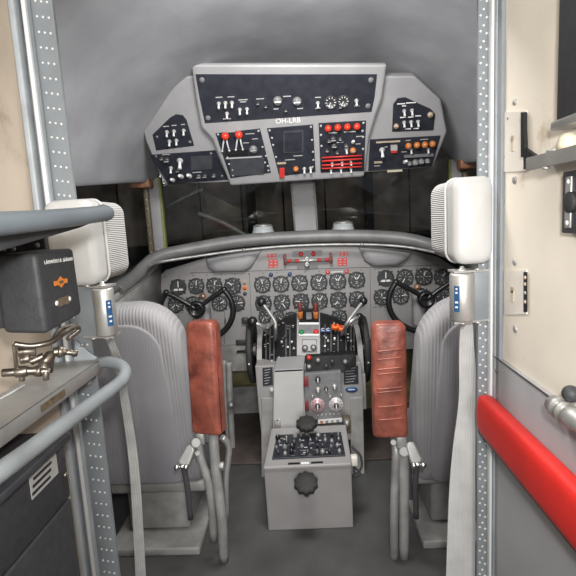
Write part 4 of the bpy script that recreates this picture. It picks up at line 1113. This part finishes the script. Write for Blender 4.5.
def lamp(px, py, r_px, off, par, m):
    c = o_at(px, py, off); r = r_px / FPX * 2.2
    m_ = MB(); m_.lathe(c, nO, [(r * .95, 0), (r * .95, .006)], 'bezel', 16); m_.lathe(c + nO * .006, nO, [(r, 0), (r, .008), (r * .75, .016), (r * .3, .02), (0, .0205)], m, 16); m_.build('warning_lamp', par)
def odial(px, py, r_px, off, par):
    c = o_at(px, py, off); r = r_px / FPX * 2.15; m_ = MB()
    m_.lathe(c, nO, [(r, 0), (r, .006), (r * .88, .008), (r * .85, .005), (0, .005)], 'bezel', 22)
    ux = V((1, 0, 0))
    for k in range(10):
        a = 2 * math.pi * k / 10; d = ux * math.cos(a) + vO * math.sin(a); t_ = d.cross(nO)
        p0, p1 = c + nO * .0055 + d * r * .55, c + nO * .0055 + d * r * .8; m_.prism([p0 - t_ * r * .05, p1 - t_ * r * .05, p1 + t_ * r * .05, p0 + t_ * r * .05], nO * .0006, 'mark_white')
    d = ux * .5 + vO * .86; t_ = d.cross(nO); p0, p1 = c + nO * .006, c + nO * .006 - d * r * .7; m_.prism([p0 - t_ * r * .06, p1 - t_ * r * .06, p1 + t_ * r * .06, p0 + t_ * r * .06], nO * .001, 'mark_white')
    m_.build('dial', par)
def oscrew(m_, px, py, off, r=.0055, mm='radio_grey'): m_.parts.append(MB()); m_.parts[-1].lathe(o_at(px, py, off), nO, [(r, 0), (r, .001), (r * .6, .0025), (0, .003)], mm, 10)
def oknob(px, py, r_px, off, par, m='bezel', mk='mark_grey'):
    c = o_at(px, py, off); r = r_px / FPX * 2.15; m_ = MB(); m_.lathe(c, nO, [(r, 0), (r, .008), (r * .75, .016), (0, .017)], m, 18)
    m_.box(V((0, 0, .018)), (r * .25, r * 1.4, .002), mk, M=axis_frame(c, nO)); m_.build('knob', par)
def orect(m_, x0, y0, x1, y1, off, th, m, sl=-.055):
    m_.prism([O(x0, y0, off + .003), O(x1, y0 + sl * (x1 - x0), off + .003), O(x1, y1 + sl * (x1 - x0), off + .003), O(x0, y1, off + .003)], nO * th, m)
def olettering(marks, off, par, m='mark_grey'):
    m_ = MB()
    for x, y, w, h in marks: orect(m_, x - w / 2, y - h / 2, x + w / 2, y + h / 2, off, .0006, m)
    m_.build('panel_lettering', par)
# registration lettering on the frame
m_ = MB(); c = O(288, 120.8, .0306); c2 = O(302, 120.8 - .77, .0306)
text_into(m_, 'OH-LRB', frame(c, (c2 - c).normalized(), vO), .030, 'mark_white', .0005)
m_.build('registration_lettering', oh, 'white letters OH-LRB')
# upper strip
pu = opanel([(195.5, 74), (199.5, 97), (205, 123), (371.5, 111.5), (374.5, 97), (377, 74)], .03, 'wide black upper switch panel')
for x, y in ((218.8, 103.5), (225.4, 103), (232, 102.6), (239.8, 109.6), (247, 109), (227, 113.6), (317.8, 103), (356.4, 100.6)): toggle(x, y, .03, pu)
for x, y in ((277.7, 100.5), (297, 101)):
    oknob(x, y, 4.2, .03, pu, 'radio_grey', 'mark_white')
odial(330.7, 102.2, 6, .03, pu); odial(343.4, 101, 5.6, .03, pu)
for x, y in ((258, 103), (266, 106), (286, 110), (340, 106.5)): oknob(x, y, 1.6, .03, pu)
olettering([(219, 97.5, 7, 1), (231, 97, 7, 1), (243, 100, 9, 1), (243, 102, 6, 1), (227, 119, 8, .9), (260, 99, 8, 1), (287, 96.5, 8, 1), (318, 97.5, 6, 1), (318, 108.5, 5, 1), (300, 108.6, 6, 1), (276, 109, 5, 1), (357, 106, 5, .8)], .03, pu)
m_ = MB(); oscrew(m_, 208, 118, .03, .011); oscrew(m_, 368, 106, .03, .011); oscrew(m_, 202, 80, .03, .011); oscrew(m_, 371, 80, .03, .011); m_.build('screw', pu)
# lower left
pl = opanel([(215.5, 133), (260, 128.3), (271, 172.5), (230.5, 178)], .03, 'black panel with two red knobbed levers')
for x, y in ((225.2, 136.3), (238.8, 134.9)):
    c = o_at(x, y, .03) ; m_ = MB()
    for dx, x2, y2 in ((-2, -3, 15), (2.2, 4, 14)):
        m_.tube([O(x + dx * .6, y + 3, .045), O(x + dx, y + 8, .046), O(x + x2, y + y2, .036)], .0036, 'rivet_white', sub=3, seg=8)
    m_.sphere(O(x + 4, y + 14.5, .038), .006, 'alu'); m_.sphere(O(x - 3, y + 15, .038), .006, 'alu')
    lvv = m_.build('lever', pl); MB().sphere(O(x, y, .05), .0165, 'red_lamp', d=nO).build('lever_knob', lvv)
oknob(253.4, 149, 4, .03, pl, 'radio_grey')
m_ = MB(); orect(m_, 226, 150.5, 248, 155, .03, .008, 'black'); orect(m_, 230, 159.5, 264, 176, .03, .002, 'panel_slate'); orect(m_, 226, 157.8, 262, 159, .03, .003, 'mark_grey'); m_.build('inset_plate', pl)
m_ = MB()
for x, y in ((218, 134.5), (258.5, 131), (262.5, 147), (266, 156), (268.5, 170.5), (233, 175.5), (222, 151), (229, 164), (227.5, 157.5), (265, 162.5), (268, 166), (232.5, 170)): oscrew(m_, x, y, .03, .005, 'mark_grey')
m_.build('screw', pl); olettering([(231, 132, 9, .8), (250, 134, 9, .8), (255, 139, 6, .7), (246, 143, 6, .7)], .03, pl)
# centre
pc = opanel([(266.8, 128), (313, 124.2), (315.6, 171.8), (279.3, 176)], .03, 'black panel with a square blank plate')
m_ = MB(); orect(m_, 283.5, 131, 303.5, 153, .03, .003, 'panel_slate'); orect(m_, 285, 132.5, 302, 151.5, .03, .005, 'panel_black'); m_.build('inset_plate', pc)
m_ = MB(); orect(m_, 277, 162.5, 286, 164, .03, .005, 'tan_mark'); orect(m_, 279.5, 168, 284.5, 176.5, .03, .012, 'red_mark'); m_.build('red_tag', pc)
lamp(296, 168, 2.8, .03, pc, 'amber_lamp'); toggle(304.3, 168.7, .03, pc); toggle(310.6, 168.2, .03, pc)
m_ = MB()
for x, y in ((269.5, 130.5), (311, 127), (312, 140), (313, 152), (313.5, 160), (273, 145), (276, 157), (272, 138), (312.5, 167)): oscrew(m_, x, y, .03, .005, 'mark_grey')
m_.build('screw', pc); olettering([(290, 160, 10, .8), (298, 156, 9, .8)], .03, pc)
# right
pr = opanel([(318.5, 122.8), (366, 120.2), (364, 170.8), (320.5, 172.4)], .03, 'black panel with four red lamps and red guard bars')
for x, y in ((328, 127.5), (337.6, 126.7), (347.2, 126.1), (356.7, 125.6)): lamp(x, y, 3.2, .03, pr, 'red_lamp')
for y0, y1 in ((157.8, 155.4), (161.2, 158.8), (165.4, 163.2), (168.6, 166.6)):
    m_ = MB(); m_.cyl(O(322, y0, .045), O(362, y1, .045), .0034 if y0 in (157.8, 168.6) else .0042, 'red_mark', seg=10)
    for k in range(5): m_.cyl(O(322.5 + k * 9.7, y0 - (y0 - y1) * k / 4, .03), O(322.5 + k * 9.7, y0 - (y0 - y1) * k / 4, .047), .003, 'red_edge', seg=8)
    m_.build('switch_guard', pr, 'red guard bar')
for x, y in ((332, 162.5), (342, 162), (351, 161.4), (331, 170), (341, 169.5), (351, 169)): toggle(x, y, .03, pr, big=.8)
for x, y, r in ((333, 139, 3.2), (334, 145.5, 3), (329, 140.5, 2), (340, 138.5, 2), (346, 145, 2.2), (327, 150, 2), (337, 152, 2)): oknob(x, y, r, .03, pr)
toggle(353, 142, .03, pr, 1, 1.0); toggle(346.5, 149, .03, pr, -1, 1.0)
oknob(352.8, 150, 3.0, .03, pr, 'amber_lamp', 'tan_mark')
m_ = MB()
for x, y in ((320.8, 126), (363.5, 123), (321, 135), (321.5, 146), (363, 137), (363, 149), (362.5, 131)): oscrew(m_, x, y, .03, .0055, 'mark_grey')
m_.build('screw', pr); olettering([(333, 133, 9, 1.1), (350, 132, 12, 1.1), (340, 142.5, 7, .8), (359, 136.5, 6, 1), (358, 144, 5, .8)], .03, pr)
# left side pentagon and lower
pa = opanel([(152.6, 134.5), (170, 117.5), (176, 114), (183, 115), (186.5, 119.5), (194.3, 145.5), (156.3, 150.2)], .0, 'black five sided panel on the left')
for x, y in ((167, 132), (174, 131.2), (183.7, 130.4), (169.5, 141.3), (176.5, 140.4)): toggle(x, y, .0, pa)
olettering([(166, 126.5, 6, 1), (174, 125.5, 5, 1), (183, 124.5, 4, 1)], 0, pa); m_ = MB(); oscrew(m_, 157, 137, 0, .006); oscrew(m_, 190, 142, 0, .007); m_.build('screw', pa)
pb = opanel([(150.3, 154.6), (215.5, 150), (228.5, 179.5), (168, 184)], .0, 'dark lower left panel')
m_ = MB(); orect(m_, 191, 156.5, 212, 170, 0, .003, 'panel_slate'); m_.build('inset_plate', pb)
toggle(180, 160.8, 0, pb, -1, 1.7); toggle(181.3, 176.5, 0, pb, 1, 1.4); toggle(189.6, 176, 0, pb, 1, 1.4); toggle(173, 180, 0, pb, 1, 1.2); toggle(171, 168, 0, pb, -1, 1.1)
for x, y, r in ((167, 160, 3.5), (199, 176, 3), (205, 175.5, 2.6), (214, 175, 2.5), (162, 158, 2), (178, 170, 2.2)): oknob(x, y, r, 0, pb)
m_ = MB(); oscrew(m_, 156, 156.5, 0, .006); oscrew(m_, 211, 153.5, 0, .006); oscrew(m_, 222, 176, 0, .006); m_.build('screw', pb); olettering([(166, 154.8, 8, .8), (197, 172.5, 9, .8)], 0, pb)
# right side pentagon and lower
pe = opanel([(392, 131.6), (393, 104), (397.5, 98), (405, 97), (431, 109), (435, 114), (433.4, 130)], .0, 'black five sided panel on the right')
for x, y in ((404.2, 111), (411.9, 110.5), (404, 122.4), (411, 122), (418, 121.7)): toggle(x, y, .0, pe)
oknob(430, 114.4, 2.7, 0, pe, 'tan_mark', 'copper'); oknob(396, 125.8, 2.4, 0, pe, 'tan_mark', 'copper')
olettering([(401, 104, 8, 1), (411, 103, 10, 1), (404, 106, 4, 1), (403, 117.5, 6, 1), (411, 117.2, 6, 1), (418, 116, 6, 1), (408, 129, 6, 1), (416, 128.6, 6, 1)], 0, pe, 'mark_white')
pf = opanel([(370, 139.3), (440.5, 135.3), (432, 166.2), (368, 170.8)], .0, 'black panel with four amber lamps')
for x0_, y0_, x1_, y1_, h_, mm in ((376, 141.5, 400, 142.8, .006, 'tan_mark'), (374, 161.5, 382, 163, .006, 'tan_mark'), (387, 170.2, 402, 171.4, .010, 'ivory'), (404, 155, 433, 156.8, .012, 'radio_grey')):
    m_ = MB(); orect(m_, x0_, y0_, x1_, y1_, 0, h_, mm); m_.build('label_strip', pf)
toggle(382, 150, 0, pf, -1, 1.5)
m_ = MB(); orect(m_, 390.5, 145, 397, 150, 0, .010, 'mark_grey'); orect(m_, 390.8, 149.8, 396.8, 152.2, 0, .010, 'red_mark'); m_.build('rocker_switch', pf)
for x, y in ((408, 145), (416.5, 144.2), (424.4, 143.8), (432, 143)): lamp(x, y, 3.1, .0, pf, 'amber_lamp')
for x, y, r in ((415, 162, 3.2), (421, 161, 3), (427, 160.5, 2.6), (409, 163, 2.4)): oknob(x, y, r, 0, pf, 'radio_grey')
toggle(405, 162, 0, pf, 1, 1.2); toggle(411, 149.5, 0, pf, -1, .9); toggle(428, 149, 0, pf, -1, .9)
olettering([(408, 140.5, 5, .8), (424, 139.5, 8, .8), (386, 147, 3, .8), (377, 166, 6, .7), (404, 152, 5, .7)], 0, pf)

# ------------------------------------------------------------------ lights
def area(name, loc, target, size, power, col=(1, 1, 1)):
    l = bpy.data.lights.new(name, 'AREA'); l.energy = power; l.size = size; l.color = col
    o = bpy.data.objects.new(name, l); COL.objects.link(o); o.location = loc
    o.rotation_euler = (V(target) - V(loc)).to_track_quat('-Z', 'Y').to_euler(); return o
area('flash', V((.05, -.02, .12)), V((0, 2.2, -.15)), .06, 9.0, (1, .98, .95))
area('rear_fill', V((.1, -2.2, .35)), V((0, 1.5, -.05)), .9, 60.0, (1, .985, .97))  # added fill from behind the eye, softens falloff towards the panel
area('corridor_fill', V((-.08, .25, .86)), V((-.08, .40, -1)), .45, 3.0, (1, .98, .95))  # added fill, no fixture here; brightens the corridor walls
area('cockpit_fill', V((0, 1.20, .58)), V((0, 2.0, -.35)), .34, 17.0, (1, .98, .96))  # unseen fill without a fixture, added to lift panel and liner
w = bpy.data.worlds.new('World'); scene.world = w; w.use_nodes = True
w.node_tree.nodes['Background'].inputs['Color'].default_value = (.9, .93, 1, 1); w.node_tree.nodes['Background'].inputs['Strength'].default_value = .4

# ------------------------------------------------------------------ camera, shift to floor level
cd_ = bpy.data.cameras.new('Camera'); cam = bpy.data.objects.new('Camera', cd_); COL.objects.link(cam)
cd_.sensor_width = 36; cd_.sensor_fit = 'HORIZONTAL'; cd_.lens = FPX / 576 * 36; cd_.clip_start = .01
M4 = R.to_4x4(); cam.matrix_world = M4
scene.camera = cam
for o in scene.objects:
    if o.parent is None: o.location.z += H
vs_ = scene.view_settings
scene.display_settings.display_device = 'sRGB'
vs_.view_transform = 'Standard'; vs_.look = 'None'; vs_.gamma = 1; vs_.use_curve_mapping = False; vs_.exposure = 0.0
